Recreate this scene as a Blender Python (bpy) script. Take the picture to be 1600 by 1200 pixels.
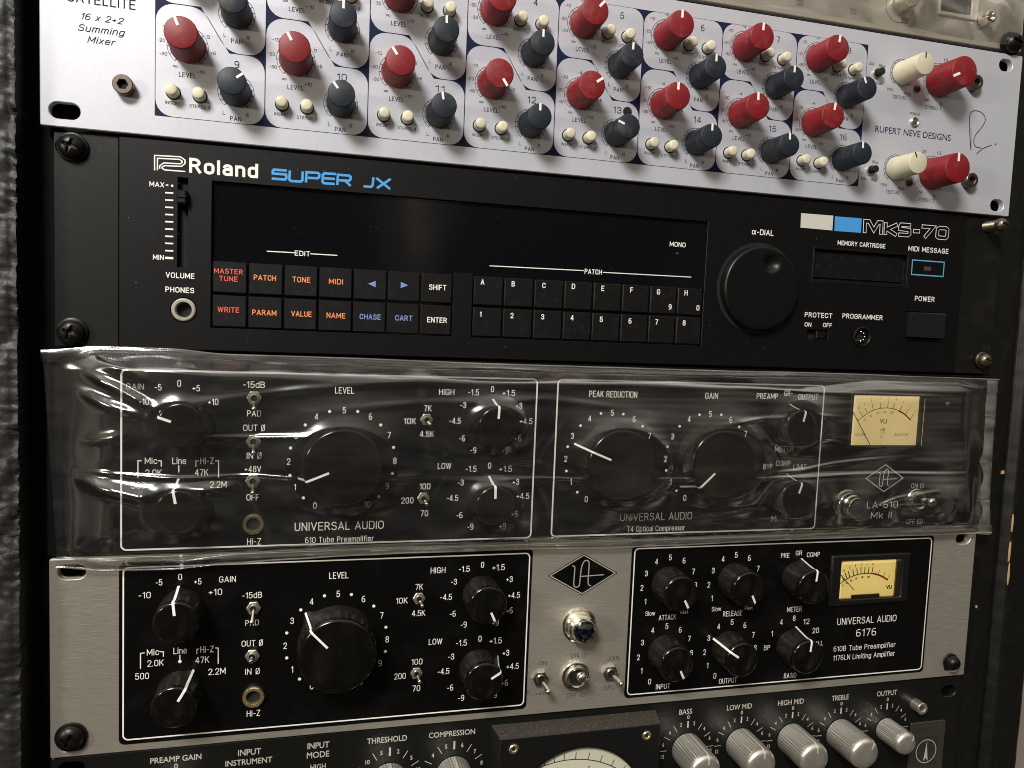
import bpy, bmesh, math, random
import numpy as np
from mathutils import Vector, Matrix
from mathutils.geometry import tessellate_polygon
random.seed(7)
for o in list(bpy.data.objects): bpy.data.objects.remove(o)
SC = bpy.context.scene
COL = SC.collection
PI = math.pi
# ------------------------------------------------------------------ camera
# rack front plane: u = mm to the right, v = mm downwards from the top of the black synthesizer, h = mm out of the rack
FPX = 1161.97
RV = np.array([0.0792692854, -0.2478542341, 0.0311317815]); TV = np.array([-189.683878, -103.740436, 301.76372])
def rodr(r):
    th = np.linalg.norm(r); k = r/th
    K = np.array([[0,-k[2],k[1]],[k[2],0,-k[0]],[-k[1],k[0],0]])
    return np.eye(3)+math.sin(th)*K+(1-math.cos(th))*K@K
RM = rodr(RV); CC = -RM.T@TV
def U(px, py, h=0.0):
    d = RM.T@np.array([(px-800)/FPX, (py-600)/FPX, 1.0]); k = (-h-CC[2])/d[2]
    return float(CC[0]+k*d[0]), float(CC[1]+k*d[1])
def W(u, v, h=0.0): return Vector((u/1000.0, -h/1000.0, -v/1000.0))
def axis(d): return Vector((d[0], d[2], -d[1]))
cam_data = bpy.data.cameras.new('camera'); cam = bpy.data.objects.new('camera', cam_data); COL.objects.link(cam)
r_, d_, f_ = axis(RM[0]), axis(RM[1]), axis(RM[2])
M3 = Matrix((r_, -d_, -f_)).transposed()
cam.matrix_world = Matrix.Translation(Vector((CC[0]/1000, CC[2]/1000, -CC[1]/1000))) @ M3.to_4x4()
cam_data.sensor_width = 36; cam_data.lens = FPX/1600*36
cam_data.clip_start = 0.01; cam_data.clip_end = 50
SC.camera = cam
# ------------------------------------------------------------------ room light
SC.view_settings.view_transform = 'Standard'; SC.view_settings.look = 'None'
SC.view_settings.gamma = 1; SC.view_settings.exposure = 0
SC.view_settings.use_curve_mapping = False
SC.cycles.transparent_max_bounces = 24
SC.cycles.filter_width = 1.0
world = bpy.data.worlds.new('World'); SC.world = world; world.use_nodes = True
wn = world.node_tree; wn.nodes.clear()
wo = wn.nodes.new('ShaderNodeOutputWorld'); bg = wn.nodes.new('ShaderNodeBackground')
wt = wn.nodes.new('ShaderNodeTexCoord'); ws = wn.nodes.new('ShaderNodeSeparateXYZ')
wr = wn.nodes.new('ShaderNodeValToRGB')
wn.links.new(wt.outputs['Generated'], ws.inputs[0])
wnoise = wn.nodes.new('ShaderNodeTexNoise'); wnoise.inputs['Scale'].default_value = 2.2; wnoise.inputs['Detail'].default_value = 2
wn.links.new(wt.outputs['Generated'], wnoise.inputs['Vector'])
wm = wn.nodes.new('ShaderNodeMath'); wm.operation = 'MULTIPLY_ADD'; wm.inputs[1].default_value = 0.5
wn.links.new(wnoise.outputs['Fac'], wm.inputs[0]); wn.links.new(ws.outputs['Z'], wm.inputs[2])
wn.links.new(wm.outputs[0], wr.inputs[0])
e = wr.color_ramp.elements
e[0].position = 0.1; e[0].color = (.012,.010,.008,1)
e[1].position = 1.0; e[1].color = (.80,.74,.66,1)
for p_, c_ in ((0.38,(.016,.015,.013,1)), (0.55,(.075,.066,.054,1)), (0.78,(.30,.265,.22,1))):
    x_ = e.new(p_); x_.color = c_
wmap = wn.nodes.new('ShaderNodeMapping'); wmap.inputs['Scale'].default_value = (6,6,1.2); wn.links.new(wt.outputs['Generated'], wmap.inputs[0])
wn2 = wn.nodes.new('ShaderNodeTexNoise'); wn2.inputs['Scale'].default_value = 1.3; wn2.inputs['Detail'].default_value = 3; wn.links.new(wmap.outputs[0], wn2.inputs['Vector'])
wr2 = wn.nodes.new('ShaderNodeValToRGB'); wr2.color_ramp.elements[0].position = .50; wr2.color_ramp.elements[0].color = (0,0,0,1)
wr2.color_ramp.elements[1].position = .66; wr2.color_ramp.elements[1].color = (.14,.125,.10,1); q_ = wr2.color_ramp.elements.new(.74); q_.color = (.6,.48,.36,1); wn.links.new(wn2.outputs['Fac'], wr2.inputs[0])
wadd = wn.nodes.new('ShaderNodeMix'); wadd.data_type = 'RGBA'; wadd.blend_type = 'ADD'; wadd.inputs['Factor'].default_value = 1
wn.links.new(wr.outputs[0], wadd.inputs['A']); wn.links.new(wr2.outputs[0], wadd.inputs['B'])
wn.links.new(wadd.outputs['Result'], bg.inputs[0]); bg.inputs[1].default_value = 1.0
wn.links.new(bg.outputs[0], wo.inputs[0])
def area(name, pos, target, size, power, col, sy=None):
    l = bpy.data.lights.new(name, 'AREA'); l.energy = power; l.color = col; l.size = size
    if sy: l.shape = 'RECTANGLE'; l.size_y = sy
    o = bpy.data.objects.new(name, l); COL.objects.link(o)
    o.location = W(*pos); d = W(*target)-W(*pos); o.rotation_euler = d.to_track_quat('-Z','Y').to_euler()
    return o
area('ceiling_lamp', (-520,-900,1080), (240,40,0), .44, 29, (1,.98,.955), .32)
area('desk_lamp', (-640,-60,520), (160,120,0), .10, 2.8, (1,.89,.70), .07)
#area('room_lamp', (200,-1500,1500), (240,60,0), 1.7, 11, (1,.95,.90))

# ------------------------------------------------------------------ materials
MATS = {}
def mat(name, col, rough=.5, metal=0., spec=.5, var=.0, vscale=400, bump=0., bscale=1500, stretch=None, coat=0., dirt=None, dirt_amt=.0, dscale=60, emis=None, es=0., rvar=.0):
    if name in MATS: return MATS[name]
    m = bpy.data.materials.new(name); m.use_nodes = True; n = m.node_tree.nodes; L = m.node_tree.links
    b = n['Principled BSDF']
    b.inputs['Roughness'].default_value = rough; b.inputs['Metallic'].default_value = metal
    b.inputs['Specular IOR Level'].default_value = spec; b.inputs['Coat Weight'].default_value = coat; b.inputs['Coat Roughness'].default_value = .08
    c4 = (*col, 1); b.inputs['Base Color'].default_value = c4
    tc = n.new('ShaderNodeTexCoord'); oi = n.new('ShaderNodeObjectInfo')
    ad = n.new('ShaderNodeVectorMath'); ad.operation = 'ADD'
    mu = n.new('ShaderNodeVectorMath'); mu.operation = 'SCALE'; mu.inputs['Scale'].default_value = 3.7
    cb = n.new('ShaderNodeCombineXYZ')
    for k in range(3): L.new(oi.outputs['Random'], cb.inputs[k])
    L.new(cb.outputs[0], mu.inputs[0]); L.new(tc.outputs['Object'], ad.inputs[0]); L.new(mu.outputs[0], ad.inputs[1])
    mp = n.new('ShaderNodeMapping'); L.new(ad.outputs[0], mp.inputs[0])
    if stretch: mp.inputs['Scale'].default_value = stretch
    cur = None
    if var > 0:
        t = n.new('ShaderNodeTexNoise'); t.inputs['Scale'].default_value = vscale; t.inputs['Detail'].default_value = 5
        L.new(mp.outputs[0], t.inputs['Vector'])
        mx = n.new('ShaderNodeMix'); mx.data_type = 'RGBA'
        mx.inputs['A'].default_value = tuple(max(0,x*(1-var)) for x in col)+(1,); mx.inputs['B'].default_value = tuple(x*(1+var) for x in col)+(1,)
        L.new(t.outputs['Fac'], mx.inputs['Factor']); cur = mx.outputs['Result']
        if rvar > 0:
            mr = n.new('ShaderNodeMapRange'); mr.inputs['From Min'].default_value=.3; mr.inputs['From Max'].default_value=.7
            mr.inputs['To Min'].default_value = max(.02,rough-rvar); mr.inputs['To Max'].default_value = rough+rvar
            L.new(t.outputs['Fac'], mr.inputs['Value']); L.new(mr.outputs[0], b.inputs['Roughness'])
    if dirt:
        t2 = n.new('ShaderNodeTexNoise'); t2.inputs['Scale'].default_value = dscale; t2.inputs['Detail'].default_value = 8; t2.inputs['Roughness'].default_value=.7
        L.new(ad.outputs[0], t2.inputs['Vector'])
        mr2 = n.new('ShaderNodeMapRange'); mr2.inputs['From Min'].default_value=.52; mr2.inputs['From Max'].default_value=.75; mr2.inputs['To Max'].default_value = dirt_amt
        L.new(t2.outputs['Fac'], mr2.inputs['Value'])
        mx2 = n.new('ShaderNodeMix'); mx2.data_type='RGBA'; mx2.inputs['A'].default_value = c4; mx2.inputs['B'].default_value = (*dirt,1)
        L.new(mr2.outputs[0], mx2.inputs['Factor'])
        if cur: L.new(cur, mx2.inputs['A'])
        cur = mx2.outputs['Result']
    if cur: L.new(cur, b.inputs['Base Color'])
    if bump > 0:
        t3 = n.new('ShaderNodeTexNoise'); t3.inputs['Scale'].default_value = bscale; t3.inputs['Detail'].default_value = 4
        L.new(mp.outputs[0], t3.inputs['Vector'])
        bp = n.new('ShaderNodeBump'); bp.inputs['Strength'].default_value = bump; bp.inputs['Distance'].default_value = .0002
        L.new(t3.outputs['Fac'], bp.inputs['Height']); L.new(bp.outputs[0], b.inputs['Normal'])
    if emis: b.inputs['Emission Color'].default_value = (*emis,1); b.inputs['Emission Strength'].default_value = es
    MATS[name] = m
    return m
mPanel = mat('pale_grey_paint', (.565,.567,.615), .42, .25, .5, var=.05, vscale=900, bump=.12, bscale=2500, dirt=(.35,.33,.30), dirt_amt=.25, dscale=25)
mNavy = mat('navy_print', (.007,.012,.045), .6, spec=.2)
mInk = mat('dark_ink', (.014,.015,.026), .7, spec=.15)
mInkBlue = mat('pen_ink', (.015,.02,.12), .5)
mRed = mat('red_plastic', (.20,.008,.013), .48, spec=.45, var=.12, vscale=300, bump=.15, bscale=3000, dirt=(.40,.16,.13), dirt_amt=.35, dscale=140)
mDark = mat('charcoal_plastic', (.012,.017,.026), .5, spec=.4, var=.15, vscale=300, bump=.2, bscale=3000, dirt=(.13,.12,.09), dirt_amt=.45, dscale=110)
mCream = mat('cream_plastic', (.60,.55,.40), .42, var=.06, vscale=300, dirt=(.45,.40,.28), dirt_amt=.3, dscale=130)
mIvory = mat('ivory_plastic', (.70,.64,.46), .38, var=.04, vscale=300, dirt=(.5,.43,.3), dirt_amt=.4, dscale=200)
mWhite = mat('white_print', (.86,.84,.78), .5)
mGrayPrint = mat('faded_white_print', (.42,.40,.36), .6, var=.3, vscale=1500)
mBlackHole = mat('black_cavity', (.004,.004,.004), .8)
mBolt = mat('dark_bronze_steel', (.16,.13,.10), .38, .9, var=.2, vscale=500)
mBlackBolt = mat('black_oxide_steel', (.0045,.0037,.0032), .36, 0, .3, var=.3, vscale=600)
mSteel = mat('chrome_steel', (.78,.74,.65), .18, 1.0, var=.1, vscale=200)
mNickel = mat('dull_nickel', (.58,.53,.44), .30, .85, var=.15, vscale=300)
mBrass = mat('warm_nickel_brass', (.85,.68,.40), .22, .92, var=.1)
mSynEar = mat('brushed_black_steel', (.008,.0075,.0065), .40, .1, .4, var=.25, vscale=500, stretch=(.12,1,3), bump=.08, bscale=800, dirt=(.09,.08,.06), dirt_amt=.25, dscale=20)
mSyn = mat('satin_black_paint', (.0030,.0027,.0030), .42, .0, .33, var=.12, vscale=700, bump=.10, bscale=2500, dirt=(.02,.018,.016), dirt_amt=.15, dscale=220)
mSynGlass = mat('black_window_acrylic', (.004,.004,.005), .07, spec=.5)
mSynBtn = mat('black_rubbery_plastic', (.0042,.0042,.004), .46, 0, .30, var=.15, vscale=500, bump=.15, bscale=3000, dirt=(.05,.045,.04), dirt_amt=.22, dscale=260)
mSynRed = mat('red_print', (.75,.10,.06), .5); mSynOr = mat('orange_print', (.85,.26,.09), .5); mSynBl = mat('pale_blue_print', (.20,.28,.58), .5)
mSynCyan = mat('bright_blue_print', (.06,.33,.72), .5); mCyanLine = mat('cyan_print', (.10,.42,.60), .5)
mUA = mat('gloss_black_enamel', (.002,.002,.002), .32, spec=.3, var=.2, vscale=500, bump=.08, bscale=1800, dirt=(.03,.028,.025), dirt_amt=.2, dscale=40)
mUApanel = mat('black_anodised', (.004,.0045,.0055), .36, .1, spec=.3, var=.2, vscale=500, bump=.1, bscale=2000)
mBake = mat('glossy_black_bakelite', (.004,.0034,.003), .14, spec=.5, dirt=(.03,.026,.02), dirt_amt=.15, dscale=260)
mBrush = mat('brushed_aluminium', (.56,.52,.44), .46, .7, var=.2, vscale=2800, stretch=(.035,1,1), bump=.45, bscale=4200, rvar=.08)
mOlive = mat('dark_olive_print', (.055,.05,.03), .6)
mGold = mat('polished_nickel', (.80,.75,.62), .15, 1.0)
mJewel = mat('dark_blue_glass_jewel', (.0015,.0018,.005), .04, spec=.8)
mAva = mat('grained_black_panel', (.009,.0095,.008), .36, .3, var=.25, vscale=1200, stretch=(.15,1,1), bump=.15, bscale=1500)
mAvaPrint = mat('silver_print', (.50,.47,.41), .5, var=.2, vscale=1500)
mFlute = mat('satin_turned_aluminium', (.80,.76,.68), .30, .85, var=.12, vscale=900)
mDust = mat('dusty_black_casting', (.03,.024,.018), .8, var=.35, vscale=900, bump=.6, bscale=1800, dirt=(.2,.17,.13), dirt_amt=.4, dscale=700)
mBlackBox = mat('satin_black_casting', (.005,.0047,.0042), .45, bump=.2, bscale=1500)
mCreamDial = mat('cream_dial_card', (.62,.60,.46), .55, emis=(.62,.58,.40), es=.0)
mDialLA = mat('amber_dial_card', (.72,.58,.30), .6, emis=(1,.78,.36), es=.8, var=.05, vscale=60)
mDial6 = mat('lamp_lit_yellow_dial', (.72,.58,.22), .6, emis=(1,.76,.25), es=.5, var=.05, vscale=60)
mDialInk = mat('dial_black_ink', (.03,.025,.02), .6); mDialRed = mat('dial_red_ink', (.55,.03,.02), .6)
mTolex = mat('grey_black_tolex', (.017,.0158,.014), .5, spec=.5, var=.6, vscale=200, bump=1.0, bscale=600)
mRail = mat('black_rail_steel', (.0025,.0025,.0025), .6, 0, .12)
mWood = mat('worn_black_painted_wood', (.004,.0037,.0028), .45, var=.6, vscale=900, stretch=(1,1,.04), bump=.6, bscale=900, dirt=(.03,.026,.015), dirt_amt=.3, dscale=160)
mChip = mat('bare_pine_chip', (.55,.34,.15), .7, var=.2)
mWall = mat('beige_wall_paint', (.30,.25,.20), .8, var=.1, vscale=20)
mTop = mat('champagne_anodised', (.50,.46,.38), .4, .4, var=.06, vscale=300)
def glass_mat():
    m = bpy.data.materials.new('clear_meter_window'); m.use_nodes = True; n = m.node_tree.nodes; L = m.node_tree.links; n.clear()
    o = n.new('ShaderNodeOutputMaterial'); t = n.new('ShaderNodeBsdfTransparent'); g = n.new('ShaderNodeBsdfGlossy'); g.inputs['Roughness'].default_value=.04
    f = n.new('ShaderNodeFresnel'); f.inputs['IOR'].default_value=1.5; x = n.new('ShaderNodeMixShader')
    L.new(f.outputs[0], x.inputs[0]); L.new(t.outputs[0], x.inputs[1]); L.new(g.outputs[0], x.inputs[2]); L.new(x.outputs[0], o.inputs[0])
    return m
mGlass = glass_mat()
def film_mat(name, milky, tint, boost):
    # thin clear polythene: reflects at both skins (fresnel), scatters a little, passes the rest
    m = bpy.data.materials.new(name); m.use_nodes = True; n = m.node_tree.nodes; L = m.node_tree.links; n.clear()
    o = n.new('ShaderNodeOutputMaterial'); t = n.new('ShaderNodeBsdfTransparent'); t.inputs['Color'].default_value=(*tint,1)
    g = n.new('ShaderNodeBsdfGlossy'); g.inputs['Roughness'].default_value=.14
    tc = n.new('ShaderNodeTexCoord'); mp = n.new('ShaderNodeMapping'); mp.inputs['Scale'].default_value=(30,200,160)
    no = n.new('ShaderNodeTexNoise'); no.inputs['Scale'].default_value=1.0; no.inputs['Detail'].default_value=5
    L.new(tc.outputs['Object'], mp.inputs[0]); L.new(mp.outputs[0], no.inputs['Vector'])
    bp = n.new('ShaderNodeBump'); bp.inputs['Strength'].default_value=.25; bp.inputs['Distance'].default_value=.0003
    L.new(no.outputs['Fac'], bp.inputs['Height']); L.new(bp.outputs[0], g.inputs['Normal'])
    f = n.new('ShaderNodeFresnel'); f.inputs['IOR'].default_value=1.5
    ml = n.new('ShaderNodeMath'); ml.operation='MULTIPLY'; ml.use_clamp=True; ml.inputs[1].default_value=boost; L.new(f.outputs[0], ml.inputs[0])
    mi = n.new('ShaderNodeMath'); mi.operation='MINIMUM'; mi.inputs[1].default_value=.5; L.new(ml.outputs[0], mi.inputs[0]); x = n.new('ShaderNodeMixShader'); L.new(mi.outputs[0], x.inputs[0])
    d = n.new('ShaderNodeBsdfDiffuse'); d.inputs['Color'].default_value=(.75,.70,.62,1)
    x2 = n.new('ShaderNodeMixShader'); 
    mr = n.new('ShaderNodeMapRange'); mr.inputs['From Min'].default_value=.3; mr.inputs['From Max'].default_value=.75; mr.inputs['To Min'].default_value=milky*.4; mr.inputs['To Max'].default_value=milky*1.9
    L.new(no.outputs['Fac'], mr.inputs['Value']); L.new(mr.outputs[0], x2.inputs[0])
    L.new(t.outputs[0], x2.inputs[1]); L.new(d.outputs[0], x2.inputs[2])
    L.new(x2.outputs[0], x.inputs[1]); L.new(g.outputs[0], x.inputs[2]); L.new(x.outputs[0], o.inputs[0])
    return m
mFilm = film_mat('clear_polythene', .011, (.97,.965,.95), 2.6)
mSeam = film_mat('milky_polythene_seam', .13, (.9,.89,.87), 2.6)
mFilmTop = film_mat('cloudy_polythene', .08, (.95,.94,.92), 2.2)

mBrush.node_tree.nodes['Principled BSDF'].inputs['Anisotropic'].default_value = .7
# ------------------------------------------------------------------ mesh helpers (coordinates: u, v, h in mm relative to the part's origin)
def to_mesh(name, verts, faces, mats, fm=None, smooth=None):
    me = bpy.data.meshes.new(name)
    me.from_pydata([(a/1000., -c/1000., -b/1000.) for a,b,c in verts], [], faces)
    for m in (mats if isinstance(mats,(list,tuple)) else [mats]): me.materials.append(m)
    if fm: me.polygons.foreach_set('material_index', fm)
    bm = bmesh.new(); bm.from_mesh(me); bmesh.ops.recalc_face_normals(bm, faces=bm.faces); bm.to_mesh(me); bm.free()
    if smooth:
        me.polygons.foreach_set('use_smooth', [True]*len(me.polygons)); me.set_sharp_from_angle(angle=math.radians(smooth))
    me.update(); return me
def sheet_mesh(name, verts, faces, mats):
    # flat print: normals forced outwards
    me = bpy.data.meshes.new(name)
    me.from_pydata([(a/1000., -c/1000., -b/1000.) for a,b,c in verts], [], faces)
    me.materials.append(mats)
    me.update()
    flip = [p.index for p in me.polygons if p.normal.y > 0]
    if flip:
        bm = bmesh.new(); bm.from_mesh(me); bm.faces.ensure_lookup_table()
        bmesh.ops.reverse_faces(bm, faces=[bm.faces[i] for i in flip]); bm.to_mesh(me); bm.free()
    return me
class Root:
    def __init__(s, name, label, cat, u, v, h=0, group=None):
        s.o = bpy.data.objects.new(name, None); COL.objects.link(s.o); s.o.empty_display_size = .02
        s.o.location = W(u, v, h); s.u, s.v, s.h = u, v, h
        s.o['label'] = label; s.o['category'] = cat
        if group: s.o['group'] = group
class Part:   # wraps a linked object with its plane coordinates
    pass
def part(name, me, parent, u, v, h=0, label=None):
    o = bpy.data.objects.new(name, me); COL.objects.link(o)
    o.parent = parent.o; o.location = W(u-parent.u, v-parent.v, h-parent.h)
    if label: o['label'] = label
    p = Part(); p.o, p.u, p.v, p.h = o, u, v, h
    return p
def rot(p, deg): p.o.rotation_euler = (0, math.radians(deg), 0)   # clockwise as seen from the front

def circle(cx, cy, r, n=32, a0=0): return [(cx+r*math.cos(a0+2*PI*k/n), cy+r*math.sin(a0+2*PI*k/n)) for k in range(n)]
def rrect(x0, y0, x1, y1, r, n=6):
    out = []
    for cx, cy, a in ((x1-r,y0+r,-PI/2),(x1-r,y1-r,0),(x0+r,y1-r,PI/2),(x0+r,y0+r,PI)):
        for k in range(n+1): out.append((cx+r*math.cos(a+PI/2*k/n), cy+r*math.sin(a+PI/2*k/n)))
    return out
def fillet(pts, rad, n=6):
    out = []; N = len(pts)
    for i in range(N):
        p = Vector(pts[i]); a = Vector(pts[i-1])-p; b = Vector(pts[(i+1)%N])-p
        r = rad[i] if isinstance(rad,(list,tuple)) else rad
        la, lb = a.length, b.length; a.normalize(); b.normalize()
        ang = a.angle(b); t = r/math.tan(ang/2); t = min(t, la*.49, lb*.49); rr = t*math.tan(ang/2)
        c = p+(a+b).normalized()*(rr/math.sin(ang/2))
        s, e_ = p+a*t, p+b*t
        a0 = math.atan2(s.y-c.y, s.x-c.x); a1 = math.atan2(e_.y-c.y, e_.x-c.x); d = (a1-a0+PI)%(2*PI)-PI
        for k in range(n+1): out.append((c.x+rr*math.cos(a0+d*k/n), c.y+rr*math.sin(a0+d*k/n)))
    return out
def offs(loop, d):   # inward offset for closed loop
    N = len(loop); A = sum(loop[i][0]*loop[(i+1)%N][1]-loop[(i+1)%N][0]*loop[i][1] for i in range(N)); s = 1 if A > 0 else -1
    out = []
    for i in range(N):
        p0, p1, p2 = Vector(loop[i-1]), Vector(loop[i]), Vector(loop[(i+1)%N])
        e1 = (p1-p0); e2 = (p2-p1)
        if e1.length < 1e-7: e1 = e2
        if e2.length < 1e-7: e2 = e1
        e1.normalize(); e2.normalize()
        n1 = Vector((-e1.y, e1.x))*s; n2 = Vector((-e2.y, e2.x))*s; m = n1+n2
        m = m/max(.3, m.length_squared/2) if m.length > 1e-6 else n1
        out.append((p1.x+m.x*d, p1.y+m.y*d))
    return out
def tess(loops, h):
    vs = [v for l in loops for v in l]
    tris = tessellate_polygon([[Vector((x,y,0)) for x,y in l] for l in loops])
    return [(x,y,h) for x,y in vs], [tuple(t) for t in tris]
def plate(name, outer, holes, h0, h1, bevel, mats, back=True):
    V, F = [], []
    loops = [outer]+holes
    top = [offs(outer, bevel)]+[offs(l, -bevel) for l in holes]
    v, f = tess(top, h1); V += v; F += f
    base = 0
    for li, l in enumerate(loops):
        n = len(l); b1 = len(V)
        V += [(x,y,h1-bevel) for x,y in l]; b2 = len(V); V += [(x,y,h0) for x,y in l]
        for k in range(n):
            k2 = (k+1)%n
            F.append((base+k, base+k2, b1+k2, b1+k)); F.append((b1+k, b1+k2, b2+k2, b2+k))
        base += n
    return to_mesh(name, V, F, mats, smooth=35)
def lathe(name, prof, mats, seg=40, fm=None, smooth=35, cap=True, rfun=None):
    V, F, FM = [], [], []
    for j,(r,h) in enumerate(prof):
        for k in range(seg):
            a = 2*PI*k/seg; rr = r if rfun is None else rfun(r, h, a)
            V.append((rr*math.sin(a), -rr*math.cos(a), h))
    for j in range(len(prof)-1):
        for k in range(seg):
            k2 = (k+1)%seg; F.append((j*seg+k, j*seg+k2, (j+1)*seg+k2, (j+1)*seg+k)); FM.append(fm[j] if fm else 0)
    if cap:
        F.append(tuple((len(prof)-1)*seg+k for k in range(seg))); FM.append(fm[-1] if fm else 0)
    return to_mesh(name, V, F, mats, FM, smooth)
def box(name, x0, y0, x1, y1, h0, h1, mats, bevel=.2): return plate(name, [(x0,y0),(x1,y0),(x1,y1),(x0,y1)], [], h0, h1, bevel, mats)
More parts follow.
